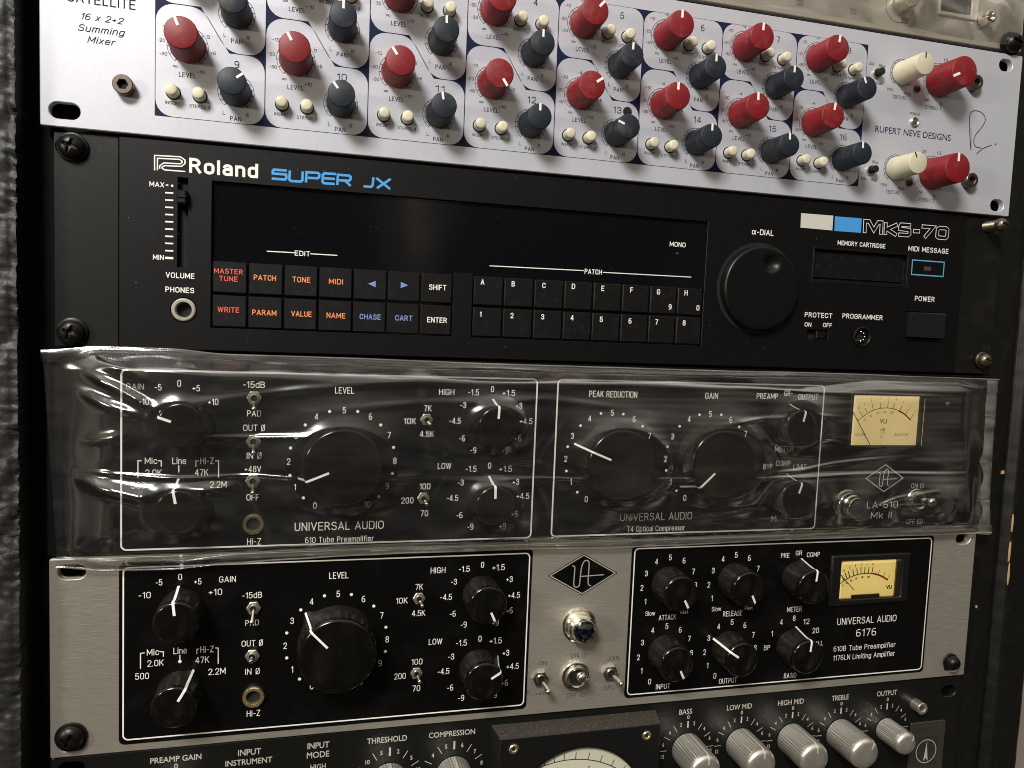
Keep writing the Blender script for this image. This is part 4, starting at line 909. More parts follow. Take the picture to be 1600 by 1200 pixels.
def ua_logo(par, cx, cy, w, hgt, edge, fillm, h, sc=1.0, line_w=.6):
    f = Flat(cx, cy, h); D = [(cx-w/2,cy),(cx,cy-hgt/2),(cx+w/2,cy),(cx,cy+hgt/2)]
    if fillm:
        f.poly(D); flatpart(par, 'logo_diamond', f, fillm)
        g = Flat(cx, cy, h+.04); g.stroke([(cx+(x-cx)*.93,cy+(y-cy)*.93) for x,y in D], line_w, True)
    else: g = f; g.stroke(D, line_w, True)
    s = hgt/22.0
    T = lambda pts: [(cx+x*s, cy+y*s) for x,y in pts]
    g.stroke(smooth_pts(T([(-6.2,-4.8),(-5.0,-4.4),(-4.7,-3),(-4.9,4),(-4.6,6),(-3.0,6.6),(-1.8,5.6),(-1.6,3),(-1.0,-4),(.4,-7.0),(2.0,-7.2),(3.0,-5.4),(2.9,3.5),(3.4,5.6),(4.6,6.2)])), line_w*1.0, dh=.02)
    g.stroke(T([(-1.4,1.0),(11.5,.6)]), line_w*.9, dh=.04)
    flatpart(par, 'logo_print', g, edge)
ua_logo(la, 416.8, 148.1, 24.4, 15.2, mWhite, None, PH, line_w=.42)
def jewel(par, u, v, base, R=6.6, dark=True):
    j = part('jewel_lamp', lathe('jewel_lamp', [(R*1.12,0),(R*1.12,1.0),(R*1.0,1.6),(R*.98,3.2),(R*.9,3.8),(R*.88,6.2),(R*.78,6.9),(R*.76,9.0),(R*.70,9.6),(R*.6,9.4)], mGold, 48, cap=False, smooth=40), par, u, v, base)
    bm = bmesh.new(); bmesh.ops.create_icosphere(bm, subdivisions=2, radius=R*.64/1000)
    me = bpy.data.meshes.new('jewel_lens'); 
    for v_ in bm.verts: v_.co.y *= .75
    bm.to_mesh(me); bm.free(); me.materials.append(mJewel)
    part('jewel_lens', me, j, u, v, base+9.0)
jewel(la, *U(1323,788,1), 0, 7.4)
def big_toggle(par, px, py, tx, ty, base=0, s=1.0):
    u, v = U(px, py, base+1.5)
    def knurl(r,h,a): return r*(1+.012*math.cos(60*a)) if r > 6*s else r
    t = part('power_toggle', lathe('power_toggle', [(6.6*s,.05),(6.6*s,1.2),(6.2*s,1.6),(5.3*s,1.7),(5.1*s,2.6),(4.9*s,3.6),(4.2*s,3.9),(3.6*s,3.4),(2.4*s,2.2)], [mSteel,mBlackHole], 120, rfun=knurl, fm=[0,0,0,0,0,0,0,1,1], smooth=40), par, u, v, base)
    lev = part('lever', lathe('lever', [(1.5,.5),(1.8,5),(2.4,9.5),(2.6,10.8),(2.1,12.2),(1.0,12.8)], mSteel, 24, smooth=50), t, u, v, base+1)
    tu = U(tx, ty, base+12); d = Vector(((tu[0]-u), -11.5, -(tu[1]-v))).normalized()
    lev.o.rotation_mode = 'QUATERNION'; lev.o.rotation_quaternion = Vector((0,-1,0)).rotation_difference(d)
big_toggle(la, 1433, 782, 1457, 784)

# ================================================================== 4. BRUSHED STEEL PREAMPLIFIER
ub = Root('steel_preamplifier', 'brushed metal preamplifier with two black inset panels and small yellow meter, below the bag', 'preamplifier', 241.3, 266.2, 0)
ubs = [slot(9.6,184.3,11,6.4), slot(9.3,260.6,11,6.4), slot(*U(1503,841,0),10,6.4), slot(472.5,260.4,10,6.4)]
FH = 1.0
part('front_panel', plate('front_panel', rrect(1.0,178.6,482.2,266.3,.6,2), ubs, FH-4, FH, .3, mBrush), ub, 0, 0, 0)
bw = .25
part('preamp_inset_panel', plate('preamp_inset_panel', rrect(27.9,180.8,213.8,263.0,2.6,6), [], FH-.5, FH+bw, .2, mUA), ub, 0, 0, 0)
part('compressor_inset_panel', plate('compressor_inset_panel', rrect(266.4,181.0,452.6,262.2,2.6,6), [], FH-.5, FH+bw, .2, mUA), ub, 0, 0, 0)
q6 = FH+bw; H6 = q6+PH
frame_line(ub, 29.7,183.2,212.2,260.7,2.2,.62,H6); frame_line(ub, 268.0,182.9,450.9,260.3,2.2,.62,H6)
U6 = lambda x,y: U(x,y,q6)
def lg(nm, items, m=mWhite, bold=0, h=H6): legend(ub, nm, items, m, h, bold=bold)
lg('gain_scale', [('GAIN',355.5,905,9.5,26),('-5',248.5,910,9.5),('0',281.5,901.5,10),('+5',309,908.5,9.5),('-10',226,930,10,19),('+10',336.5,925,10,21)])
lg('pad_legend', [('-15dB',394,930,9.5,31),('PAD',394,973,9,21)]); lg('phase_legend', [('OUT Ø',394,1005,9.5,33),('IN Ø',394.5,1049,9.5,23)]); lg('jack_legend', [('Hi-Z',396,1114.5,9.5,21)])
lg('impedance_scale', [('Mic',239,1019,10,19),('Line',281.5,1016.5,10,21),('Hi-Z',323.5,1014.5,10,21),('2.0K',243,1036,10,25.5),('47K',316,1031,10,21.5),('500',222,1056.5,10,21.5),('2.2M',339,1049,10,27)])
strokes_px(ub, 'impedance_brackets', [[(219.5,1045),(219.5,1021),(226,1020)],[(249,1018),(255.3,1018.5),(255.3,1026)],[(281,1023),(281,1033)],[(307.5,1022),(307.5,1014.5),(311,1014)],[(336,1012.5),(341,1012.5),(341,1037)]], .42, mWhite, H6)
dots_px(ub, [(281,1033.5)], .75, mWhite, H6, 'line_dot')
lg('level_legend', [('LEVEL',529.5,899,10,30)])
lg('level_scale', [(*a,10) for a in (('0',487,1072),('1',456.5,1046),('2',445.5,1009),('3',456.5,970),('4',487,940),('5',528.5,928),('6',568,936),('7',596.5,961.5),('8',605,999),('9',594,1036),('10',562,1065))])
dots_px(ub, [(470,953),(448,989),(448,1028),(468,1061),(507,931),(549,929),(584,947),(603,980),(602,1018)], .72, mWhite, H6)
lg('high_legend', [('HIGH',684.5,891,9.3,23)]); lg('low_legend', [('LOW',680.5,1002.5,9.3,21)])
lg('high_scale', [('-1.5',725.5,889,9.3,17),('0',754,882.5,9.3),('+1.5',779,886.5,9.3,19.5),('-3',709.5,909,9.3),('+3',796,905,9.3),('-4.5',697,933,9.3,18),('+4.5',803,930,9.3,19),('-6',707.5,959,9.3),('+6',796,954,9.3),('-9',724.5,976,9.3),('+9',774,973,9.3)])
lg('low_scale', [('-1.5',721,1004.5,9.3,17),('0',750,998,9.3),('+1.5',774.5,1001,9.3,19),('-3',705,1026,9.3),('+3',790.5,1020,9.3),('-4.5',693,1049,9.3,18),('+4.5',801,1041,9.3,19),('-6',703.5,1074.5,9.3),('+6',788.5,1067,9.3),('-9',720.5,1090.5,9.3),('+9',771,1086,9.3)])
lg('high_frequency_legend', [('7K',655,917,9.3,12),('10K',628,938.5,9.3,18),('4.5K',654,958,9.3,21)]); lg('low_frequency_legend', [('100',651.5,1034,9.3,17),('200',625,1056.5,9.3,18),('70',650.5,1075.5,9.3,12)])
for nm, digs in (('attack_scale',(('1',1008.5,940),('2',1003,918.5),('3',1010,896),('4',1026,877.5),('5',1047.5,871),('6',1069,876),('7',1083.5,893),('8',1087,914))),
                 ('release_scale',(('1',1112.5,935),('2',1107.5,913.5),('3',1114.5,891.5),('4',1130,873.5),('5',1150.5,867),('6',1171,872),('7',1184.5,888.5),('8',1188,907))),
                 ('input_scale',(('0',1015,1065),('1',1002.5,1048),('2',997.5,1027),('3',1004,1004),('4',1020,985),('5',1042,978.5),('6',1063,984),('7',1077,998),('8',1080.5,1020))),
                 ('output_scale',(('0',1117,1056),('1',1105.5,1040),('2',1101,1019),('3',1107.5,997),('4',1123,979),('5',1144,972),('6',1164,977),('7',1177,992),('8',1180,1012)))):
    lg(nm, [(*a,8.8) for a in digs])
lg('attack_legend', [('Slow',1016,958.5,7,15),('ATTACK',1043,964.5,8,27),('Fast',1069,956.5,5,12)]); lg('release_legend', [('Slow',1119.5,951.5,7,14.5),('RELEASE',1145,958.5,8,30),('Fast',1170,950,5,12)])
lg('input_legend', [('INPUT',1036,1072.5,8,22)]); lg('output_legend', [('OUTPUT',1137.5,1063.5,8,28)])
lg('meter_selector_legend', [('PRE',1227,868,7.5,13),('GR',1248.5,864,7.5,10),('COMP',1271,866.5,7.5,20),('METER',1241.5,952,7.8,23)])
lg('ratio_legend', [('1',1206.5,990,8.5),('4',1221,972,8.5),('8',1241,966,8.5),('12',1260,971,8.5,9.5),('20',1274.5,985,8.5,10),('ALL',1280,1005,7.5,12),('BP',1198.5,1012,7.5,9.5),('RATIO',1234.5,1055.5,8,19)])
lg('maker_name_print', [('UNIVERSAL AUDIO',1355,968.5,10.5,92),('6176',1353.5,988,11.5,31)])
lg('model_name_print', [('610B Tube Preamplifier',1351.5,1010.5,8,96),('1176LN Limiting Amplifier',1350.5,1024.5,8,96)], bold=.01)
K6 = [(53.4,203.2,280,920),(52.8,240.4,301,1049),(188.7,203.0,None,155),(188.4,239.9,None,62),(287.7,202.4,None,150),(325.8,201.8,None,152),(287.8,238.9,None,152),(324.8,239.2,1121,1002),(364.1,202.5,1251,877),(363.7,240.6,1243,980)]
for (u,v,px,py) in K6: ua_knob(ub, u, v, py if px is None else angto(u,v,px,py,q6), False, q6)
ua_knob(ub, 120.6, 222.4, angto(120.6,222.4,477,957,q6), True, q6)
toggle(ub, 396,951,184,.9,base=q6,tilt=52); toggle(ub, 394,1026,0,.9,base=q6,tilt=3); toggle(ub,655,936,150,.85,base=q6,tilt=16); toggle(ub,651,1053,150,.85,base=q6,tilt=16)
jack(ub, 396, 1089, mBrass, 4.8, q6)
toggle(ub, 845,1061,150,1.2,mSteel,26,base=FH); toggle(ub,954,1052,130,1.2,mSteel,30,base=FH); big_toggle(ub, 900,1057,910,1058,base=FH,s=1.12)
jewel(ub, *U(905,977,FH+1), FH, 7.9)
ua_logo(ub, 240.6, 195.2, 37.2, 21.4, mat('grey_silver_print',(.36,.34,.29),.5), mUA, FH+PH, line_w=.55)
for it in ([('ON',848,1036,6.5,12)],[('P',825,1083,6,4),('+48v',847,1083,6.5,22)],[('ON (I)',904.5,1024,7,24)],[('OFF (O)',901,1086,7,30)],[('JOIN',958,1028.5,7,18)],[('SPLIT',955.5,1074,7,22)]): legend(ub, 'switch_legend', it, mOlive, FH+PH)
# small meter
o0, o1 = U(1302,866,q6), U(1421,938,q6)
mc = ((409.7+0), 204.6); mw, mh = 37.0, 21.0
b = part('meter', plate('meter', rrect(-25.5,-14.2,26.0,14.2,.8,3), [rrect(-18.8,-10.6,20.5,10.6,.4,2)], 0, 2.2, .8, mBlackBox), ub, *mc, q6)
part('dial_card', box('dial_card', -18.9,-10.7,17.6,10.7,0,.4,mDial6,.02), b, *mc, q6); part('meter_side', box('meter_side', 17.6,-10.7,20.6,10.7,0,1.2,mat('pale_smoked_plastic',(.16,.13,.09),.3),.1), b, *mc, q6)
hh = q6+.4+PH; f = Flat(*mc, hh); pc = (mc[0]-2.2, mc[1]+24); R_ = 27
f.ring(*pc, R_, .5, -36, 10, 20)
for k, a in enumerate((-36,-30,-25.5,-21.5,-16,-11,-6,-1,4,9)): f.tick(*pc, R_+.2, R_+3.8, a, .55)
for st, a in (('20',-36),('10',-26),('7',-19),('5',-12),('3',-5),('1',2),('0',8)): f.text(st, pc[0]+(R_+5.4)*math.sin(math.radians(a)), pc[1]-(R_+5.4)*math.cos(math.radians(a)), 1.3, None, bold=.03)
for st, a in (('0',-34),('20',-28),('40',-21),('60',-13),('80',-4),('100',5)): f.text(st, pc[0]+(R_-2)*math.sin(math.radians(a)), pc[1]-(R_-2)*math.cos(math.radians(a)), 1.1, None, bold=.04)
f.text('VU', mc[0]+14.2, mc[1]+5.6, 2.0, 4.0, bold=.04); part('scale_print', f.mesh('scale_print', mDialInk), b, *mc, hh)
f = Flat(*mc, hh); f.ring(*pc, R_+.2, 1.0, 10, 34, 10)
for a in (18,26,33): f.tick(*pc, R_, R_+3.4, a, .3)
part('red_scale_print', f.mesh('red_scale_print', mDialRed), b, *mc, hh)
n0, n1 = U(1311,896,q6+1), U(1334,922,q6+1); part('needle', plate('needle', [(n0[0],n0[1]),(n0[0]+.35,n0[1]-.2),(n1[0]+.35,n1[1]-.2),(n1[0],n1[1])], [], q6+.8, q6+1.0, .03, mDialInk), b, 0, 0, 0)
part('needle_guard', box('needle_guard', -10.5,8.8,7.5,10.6,.5,1.5,mDialInk,.1), b, *mc, q6)
part('window', box('window', -18.6,-10.4,20.3,10.4,1.7,2.0,mGlass,.05), b, *mc, q6)

# ================================================================== 5. PROCESSOR WITH FLUTED SILVER KNOBS (bottom, cut by the frame)
FONT = None
av = Root('equalizer_unit', 'dark equalizer and compressor unit with fluted silver knobs and round meter, lowest in the rack', 'audio processor', 241.3, 355, 0)
AH = -.6
part('front_panel', plate('front_panel', rrect(0.5,267.2,482.2,355.2,.8,2), [slot(8.7,273.0,10.5,6.2), slot(*U(1482,1080,AH),10,6.2), slot(8.7,349,10,6.2), slot(473,349,10,6.2)], AH-3.2, AH, .5, mAva), av, 0, 0, 0)
A5 = AH+PH
def serif(nm, items): legend(av, nm, items, mAvaPrint, A5, bold=.012)
serif('preamp_gain_legend', [('PREAMP GAIN',275,1185.5,8.5,80),('0',275,1197,8,6)]); serif('input_legend', [('INPUT',390,1175,9,36),('INSTRUMENT',389,1190,8.5,73)]); serif('mode_legend', [('INPUT',497.5,1164.5,9,34),('MODE',497,1179,9,35),('HIGH',497,1198,8,24)])
serif('threshold_legend', [('THRESHOLD',605,1155.5,8.5,62)]); serif('compression_legend', [('COMPRESSION',706.5,1146,8,72)]); serif('bass_legend', [('BASS',1071.5,1112,7.8,20)]); serif('low_mid_legend', [('LOW MID',1155.5,1104.5,7.8,39)])
serif('high_mid_legend', [('HIGH MID',1236,1097,7.8,40)]); serif('treble_legend', [('TREBLE',1313,1090,7.5,26)]); serif('output_legend', [('OUTPUT',1386,1083,7.5,31)])
def fluted(name, R, L):
    seg = 144
    def rf(r,h,a): return r-(.32 if (round(a/(2*PI)*seg) % 4) < 2 else 0) if (r > R*.97 and .8 < h < L-3.6) else r
    prof = [(R,.4),(R,.9),(R,L-3.8),(R*.985,L-3.4),(R*.97,L-2.4),(R*.9,L-1.2),(R*.78,L-.4),(R*.55,L),(R*.2,L+.15)]
    return lathe(name, prof, mFlute, seg, smooth=32, rfun=rf)
KF = fluted('fluted_knob', 8.7, 22.5); KFs = fluted('fluted_knob', 6.6, 17.5)
mGroove = mat('pale_engraved_line', (.66,.62,.54), .5, .4)
def fl_line(R, L):
    pts = [(-(R+.03),.6),(-(R+.03),L-3.6),(-(R*.985+.05),L-2.6),(-(R*.9),L-1.05),(-R*.78,L-.3),(-R*.5,L+.12)]
    me = line_mesh(pts, .75); me.materials.clear(); me.materials.append(mGroove); return me
LF = fl_line(8.7, 22.5); LFs = fl_line(6.6, 17.5)
for (u,v,ang,small) in ((49.5,294.5,0,0),(146.7,293.6,0,0),(178.2,293.6,0,0),(304.9,294.2,8,0),(337.0,294.6,6,0),(368.9,294.9,4,0),(400.3,295.2,40,0),(431.3,295.4,48,1)):
    k = part('fluted_knob', KFs if small else KF, av, u, v, AH); rot(k, ang)
    q = bpy.data.objects.new('pointer_line', LFs if small else LF); COL.objects.link(q); q.parent = k.o
    f = Flat(u, v, A5); r0, r1 = (9.3, 12.3)
    if u > 300 :
        for a, s_ in ((-90,'12'),(-60,'6'),(-32,'4'),(0,None),(32,'2'),(60,'4'),(90,'6')): f.tick(u, v, 11.7, 15.6 if a else 15.3, a, .3 if a else .85)
        for a, s_ in ((-103,'12'),(-76,'6'),(-47,'4'),(-17,'2'),(15,'2'),(44,'4'),(71,'6'),(100,'10')): f.text(s_, u+14.2*math.sin(math.radians(a)), v-14.2*math.cos(math.radians(a)), 2.0, None, bold=.012)
        f.text('0', u, v-17.6, 2.0, 1.4, bold=.015)
    else:
        for a in (-90,-62,-30,0,32,60,90): f.tick(u, v, 12.2, 16.4, a, .3 if a else .9)
        for a, s_ in ((-46,'10' if u < 150 else '4'),(-16,'5'),(16,'2' if u < 150 else '6'),(46,'5' if u < 150 else '7'),(75,'10' if u < 150 else '8')): f.text(s_, u+14.6*math.sin(math.radians(a)), v-14.6*math.cos(math.radians(a)), 2.1, None, bold=.012)
    flatpart(av, 'knob_scale', f, mAvaPrint)
hexbolt(1442,1108,3.5,6,mNickel,av,base=AH)
# raised meter housing
HV = 9.0
def housing():
    x0,x1 = 199.0,284.2; b0,b1 = 196.5,285.5; yt = 273.2; yb = 345
    ob = [(b0,270.9),(b1,270.9),(b1,347),(b0,347)]; ot = [(x0,yt),(x1,yt),(x1,yb),(x0,yb)]
    hole = circle(241.5, 317.5, 36.5, 72)
    V = [(x,y,AH) for x,y in ob]+[(x,y,HV-.3) for x,y in ot]+[(x,y,HV) for x,y in offs(ot,.3)]; F = []; FM = []
    for k in range(4): k2=(k+1)%4; F.append((k,k2,4+k2,4+k)); FM.append(1 if k == 0 else 0); F.append((4+k,4+k2,8+k2,8+k)); FM.append(0)
    n = len(V); loops = [offs(ot,.3), offs(hole,0)]
    v, t = tess(loops, HV); V += v; F += [tuple(i+n for i in a) for a in t]; FM += [0]*len(t)
    n2 = len(V); V += [(x,y,HV-3) for x,y in hole]; m = len(hole)
    for k in range(m): k2=(k+1)%m; F.append((n+4+k,n+4+k2,n2+k2,n2+k)); FM.append(0)
    bmV = V
    return to_mesh('meter_housing', V, F, [mBlackBox, mDust], FM, smooth=20)
mh_ = part('meter_housing', housing(), av, 0, 0, 0)
part('dial_card', plate('dial_card', circle(241.5,317.5,36.8,48), [], HV-3.5, HV-2.8, .02, mCreamDial), mh_, 0, 0, 0)
part('window_ring', plate('window_ring', circle(241.5,317.5,36.4,72), [circle(241.5,317.5,35.2,72)], HV-2.8, HV-.6, .3, mBlackBox), mh_, 0, 0, 0)
f = Flat(241.5, 300, HV-2.8+PH); pc = (236.0, 338.0); R_ = 49
f.ring(*pc, R_, .5, -40, 36, 30)
for a in (-40,-35,-31,-27,-23.5,-20,-15,-9,-3,4,12,20,28,36): f.tick(*pc, R_, R_+3.6, a, .4)
for st, a in (('20',-30),('10',-20),('5',-8),('0',14),('3',30)): f.text(st, pc[0]+(R_-4)*math.sin(math.radians(a)), pc[1]-(R_-4)*math.cos(math.radians(a)), 2.0, None)
part('scale_print', f.mesh('scale_print', mDialInk), mh_, 241.5, 300, HV-2.8+PH)
for px, py in ((803,1171),(1011,1150)):
    u, v = U(px, py, HV+.8); w = part('housing_screw', lathe('housing_screw', [(3.0,0),(3.0,.4),(2.3,.5)], mBlackHole, 28), mh_, u, v, HV)
    part('screw_head', plate('screw_head', circle(0,0,2.4,28), [circle(0,0,1.1,6)], 0, 1.0, .3, mBrass), w, u, v, HV)
# badge
q0, q1 = U(1423,1137,AH), U(1473,1200,AH); bx, by = 448.6, 293.6
b = part('maker_badge', plate('maker_badge', rrect(0,0,24.5,30,.8,3), [], 0, .6, .15, mat('dull_silver_badge',(.12,.11,.09),.4,.7,var=.1)), av, bx, by, AH)
f = Flat(bx, by, AH+.6+PH); f.poly(rc((bx+3.5,by+8.6),(bx+20.5,by+27.5))); f.text('AVALON', bx+12.2, by+4.6, 2.7, 17, bold=.01)
f.stroke(rc((bx+1.2,by+1.2),(bx+23.3,by+28.8)), .3, True); part('badge_print', f.mesh('badge_print', mDialInk), b, bx, by, AH+.6+PH)
f = Flat(bx, by, AH+.6+2*PH); cx, cy = bx+12, by+18; f.ring(cx, cy, 7, .5); f.poly([(cx-1.6,cy+6),(cx,cy-6.2),(cx+1.6,cy+6),(cx,cy+4)], .02)
part('badge_emblem', f.mesh('badge_emblem', mAvaPrint), b, bx, by, AH+.6+2*PH)

# ================================================================== 6. TOP UNIT UNDER CLOUDY PLASTIC
TH = 1.0
tu_ = Root('champagne_unit', 'champagne coloured rack unit under cloudy plastic, cut by the top edge of the photo', 'audio processor', 241.3, -91, 0)
part('front_panel', plate('front_panel', rrect(.5,-178,483.5,-91.0,.6,2), [slot(8.7,-97,10,6.4), slot(476.6,-97.0,10,6.4)], -2.5, TH, .3, mTop), tu_, 0, 0, 0)
u, v = U(1415,2,TH+4); part('selector_knob', lathe('selector_knob', [(5.6,0),(5.6,1),(4.6,1.4),(4.4,9),(4.0,10)], mNickel, 72, rfun=lambda r,h,a: r-(.15 if int(a/(2*PI)*72)%2 else 0) if 2<h<9 else r), tu_, u, v, TH)
f = Flat(u, v, TH+PH); f.ring(u, v+.8, 8.6, .3, 60, 300); flatpart(tu_, 'knob_scale', f, mInk)
f = Flat(u, v, TH+PH)
for px, py in ((1250,4),(1333,18),(1413,32)): c = U(px,py,TH); f.poly(rc((c[0]-2.0,c[1]-1.6),(c[0]+2.0,c[1]+1.6)))
flatpart(tu_, 'label_block_print', f, mat('grey_block_print',(.16,.15,.13),.6))
legend(tu_, 'block_legend', [('Hz',1250,4,5,8),('Hz',1333,18,5,8),('Hz',1413,32,5,8)], mTop, TH+2*PH)
d0, d1 = U(1461,-40,TH), U(1522,40,TH)
b = part('display', plate('display', rrect(426,-128,451.5,-103.2,1.2,3), [rrect(427.4,-126,447.0,-105.4,.6,3)], 0, TH+1.2, .4, mat('ivory_frame',(.66,.62,.5),.5)), tu_, 0, 0, 0)
part('display_glass', box('display_glass', 426.6,-127,448.0,-104.6,0,TH+.5,mat('dark_green_glass',(.02,.028,.026),.15),.05), b, 0, 0, 0)
u, v = U(1545,27,TH+5); part('small_knob', lathe('small_knob', [(4.2,0),(4.2,1),(3.4,1.4),(3.3,6.6),(2.9,7.2),(2.0,7.3),(1.8,5.6)], mSteel, 36), tu_, u, v, TH)

# ================================================================== PLASTIC FILMS
def smoothmax(vals, k=3.0):
    m = max(vals); return m+math.log(sum(math.exp((x-m)*k/6) for x in vals))*6/k*.35
from mathutils import noise
def film_surface(name, topc, botc, hf, NU, NV, m, parent=None):
    V, F = [], []
    for j in range(NV+1):
        t = j/NV
        for i in range(NU+1):
            s = i/NU
            a = interp(topc, s); b = interp(botc, s)
            u = a[0]+(b[0]-a[0])*t; v = a[1]+(b[1]-a[1])*t
            V.append((u, v, hf(u, v, s, t)))
    for j in range(NV):
        for i in range(NU): q = j*(NU+1)+i; F.append((q,q+1,q+NU+2,q+NU+1))
    me = bpy.data.meshes.new(name); me.from_pydata([(a/1000.,-c/1000.,-b/1000.) for a,b,c in V], [], F); me.materials.append(m)
    me.polygons.foreach_set('use_smooth',[True]*len(F)); me.update(); return me
def interp(c, s):
    x = s*(len(c)-1); i = min(int(x), len(c)-2); t = x-i; t = t*t*(3-2*t)
    return (c[i][0]+(c[i+1][0]-c[i][0])*(x-i), c[i][1]+(c[i+1][1]-c[i][1])*t)
KN = [(121,137,17.9,16.8),(252.4,136.6,17.9,16.8),(306.7,136.6,17.9,16.8),(54.2,118.6,9.6,15.8),(53.5,155.5,9.6,15.8),(190.2,118.4,9.6,15.8),(190.3,155.8,9.6,15.8),(350.2,118.2,9.6,15.8),(350.4,155.5,9.6,15.8),(392.9,162.5,6,12.5),(447,161.6,4,15)]
def tent(u, v):
    vals = [3.2]
    for (x,y,r,H) in KN:
        dx = u-x; dy = v-y; d = max(0, math.hypot(dx*.75,dy)-r)
        vals.append((H+.5-.2)*math.exp(-(d/44.0))+0.2*math.exp(-(d/4.5)**2) if d > 0 else H+.5)
    # vertical pull at the tabs
    m = max(vals); return m+math.log(sum(math.exp((x-m)*.9) for x in vals))/.9-.4
def ridged(x, y, seed, sx, sy):
    n = noise.noise(Vector((x/sx+seed, y/sy+seed*1.7, seed))); return 1-abs(n)*2
FOLDS = []
def fold(pts, amp, sig):
    P = [U(x, y, 5) for x, y in pts]
    for a, b in zip(P[:-1], P[1:]): FOLDS.append((a, b, amp, sig, pts[0] is pts[0], len(FOLDS)))
    for k in range(len(P)-1): pass
def fold_h(u, v):
    h = 0
    for grp, amp, sig in FG:
        best = 1e9; tt_ = 0
        for (a, b, q0, q1) in grp:
            if v < min(a[1],b[1])-3.5*sig or v > max(a[1],b[1])+3.5*sig: continue
            dx, dy = b[0]-a[0], b[1]-a[1]; L2 = dx*dx+dy*dy; t = max(0,min(1,((u-a[0])*dx+(v-a[1])*dy)/L2))
            d = math.hypot(u-a[0]-t*dx, v-a[1]-t*dy)
            if d < best: best = d; tt_ = q0+(q1-q0)*t
        if best < 3.5*sig: h += amp*math.exp(-(best/sig)**2)*min(1, min(tt_+.02, 1-tt_+.04)*3.2)
    return h
FG = []
for pts, amp, sig in (([(88,548),(150,556),(200,573),(238,597)],2.0,2.4), ([(125,577),(190,605),(258,640)],2.2,2.0), ([(112,606),(170,630),(236,648)],1.8,2.2),
    ([(66,733),(170,735),(290,741),(400,737),(530,742),(700,745)],1.0,.9), ([(700,745),(900,742),(1150,741),(1500,737)],.8,.8),
    ([(104,742),(160,757),(225,768),(262,768)],3.0,3.0), ([(262,770),(290,762),(330,757),(375,754)],2.4,2.4), ([(100,865),(150,838),(225,822)],.8,2.4),
    ([(122,690),(165,684),(210,675)],1.0,2.0), ([(272,668),(300,678),(400,680),(520,676)],.9,1.2), ([(262,632),(330,624),(480,606),(700,590)],.8,1.8),
    ([(300,588),(600,596),(900,600),(1180,588)],.5,1.6), ([(480,640),(650,628),(850,622),(1000,640)],.5,1.8), ([(880,722),(760,715),(650,705)],.5,1.2),
    ([(1160,735),(1230,731),(1290,722),(1420,712)],.9,1.1), ([(1320,650),(1250,645),(1180,650),(1100,662)],.7,1.0), ([(1340,792),(1390,775),(1450,762)],.9,.9),
    ([(1345,790),(1440,783)],.6,.8), ([(1040,800),(1100,793),(1190,783)],.8,1.1), ([(925,838),(960,815),(980,800)],.8,1.4), ([(1220,604),(1350,595),(1500,600),(1552,612)],.9,1.1),
    ([(1130,840),(1250,838),(1420,815),(1530,826)],1.0,1.1), ([(1100,600),(1250,610),(1420,618),(1530,622)],.5,1.0), ([(950,770),(1030,760),(1100,758)],.4,.9), ([(1180,690),(1280,680),(1400,700)],.5,1.2)):
    P = [U(x, y, 5) for x, y in pts]; n_ = len(P)-1
    FG.append(([(P[k], P[k+1], k/n_, (k+1)/n_) for k in range(n_)], amp, sig))
def film_h(u, v, s, t):
    e = min(1, min(t, 1-t)/.10); e = e*e*(3-2*e)
    es = min(1, min(s/.085, (1-s)/.035)); es = es*es*(3-2*es)
    b = tent(u, v)
    flow = v + 7*noise.noise(Vector((u/110, v/70, 3.1)))
    rgt = min(1, max(0, (u-200)/60))
    w = 2.0*noise.noise(Vector((u/130, flow/24, 5.3)))+.4*noise.noise(Vector((u/90, flow/10, 9.1)))+.10*rgt*noise.noise(Vector((u/45, v/2.6, 2)))+.9*fold_h(u,v)
    # the long crease pressed between the two rows of knobs
    cr = 141.5+1.0*math.sin(u/60); c = -1.1*math.exp(-abs(v-cr)/3.5)+.7*math.exp(-((v-cr+4)/2.6)**2)
    gl = .7*math.sin((u*.9+v*2.0)/17)*math.exp(-u/50.0)
    near = 1.0
    for (x,y,r,H) in KN:
        d = math.hypot(u-x, v-y)-r
        if d < 5: near = min(near, max(0,(d+1)/6))
    h = 2.4+e*es*(b-2.4)+(w*near+c*.4*min(1,near+.2)+gl*.6)*(.3+.7*e)*es
    lo = 1.2
    dx = max(0, abs(u-414)-24); dy = max(0, abs(v-116)-15); d = math.hypot(dx,dy); lo = max(lo, 5.0-d*.35)
    return max(lo, h)
topc = [U(x,y,2.5) for x,y in ((66,546),(164,541),(262,544),(360,553),(457,556),(555,559),(653,563),(751,567),(849,570),(947,573),(1045,576),(1143,579),(1241,581),(1339,584),(1437,588),(1557,592))]
botc = [U(x,y,2.5) for x,y in ((90,886),(164,891),(262,889),(360,880),(457,873),(555,867),(653,863),(751,860),(849,857),(947,856),(1045,852),(1143,847),(1241,842),(1339,839),(1437,836),(1545,832))]
fl = Root('plastic_bag', 'clear crinkled plastic bag pulled over the black preamplifier, glossy streaks across it', 'plastic bag', 241, 180, 3)
def front(u,v,s,t): return film_h(u,v,s,t)
fo_ = bpy.data.objects.new('film_sheet', film_surface('film_sheet', topc, botc, film_h, 720, 200, mFilm)); COL.objects.link(fo_); fo_.parent = fl.o; fo_.location = -fl.o.location
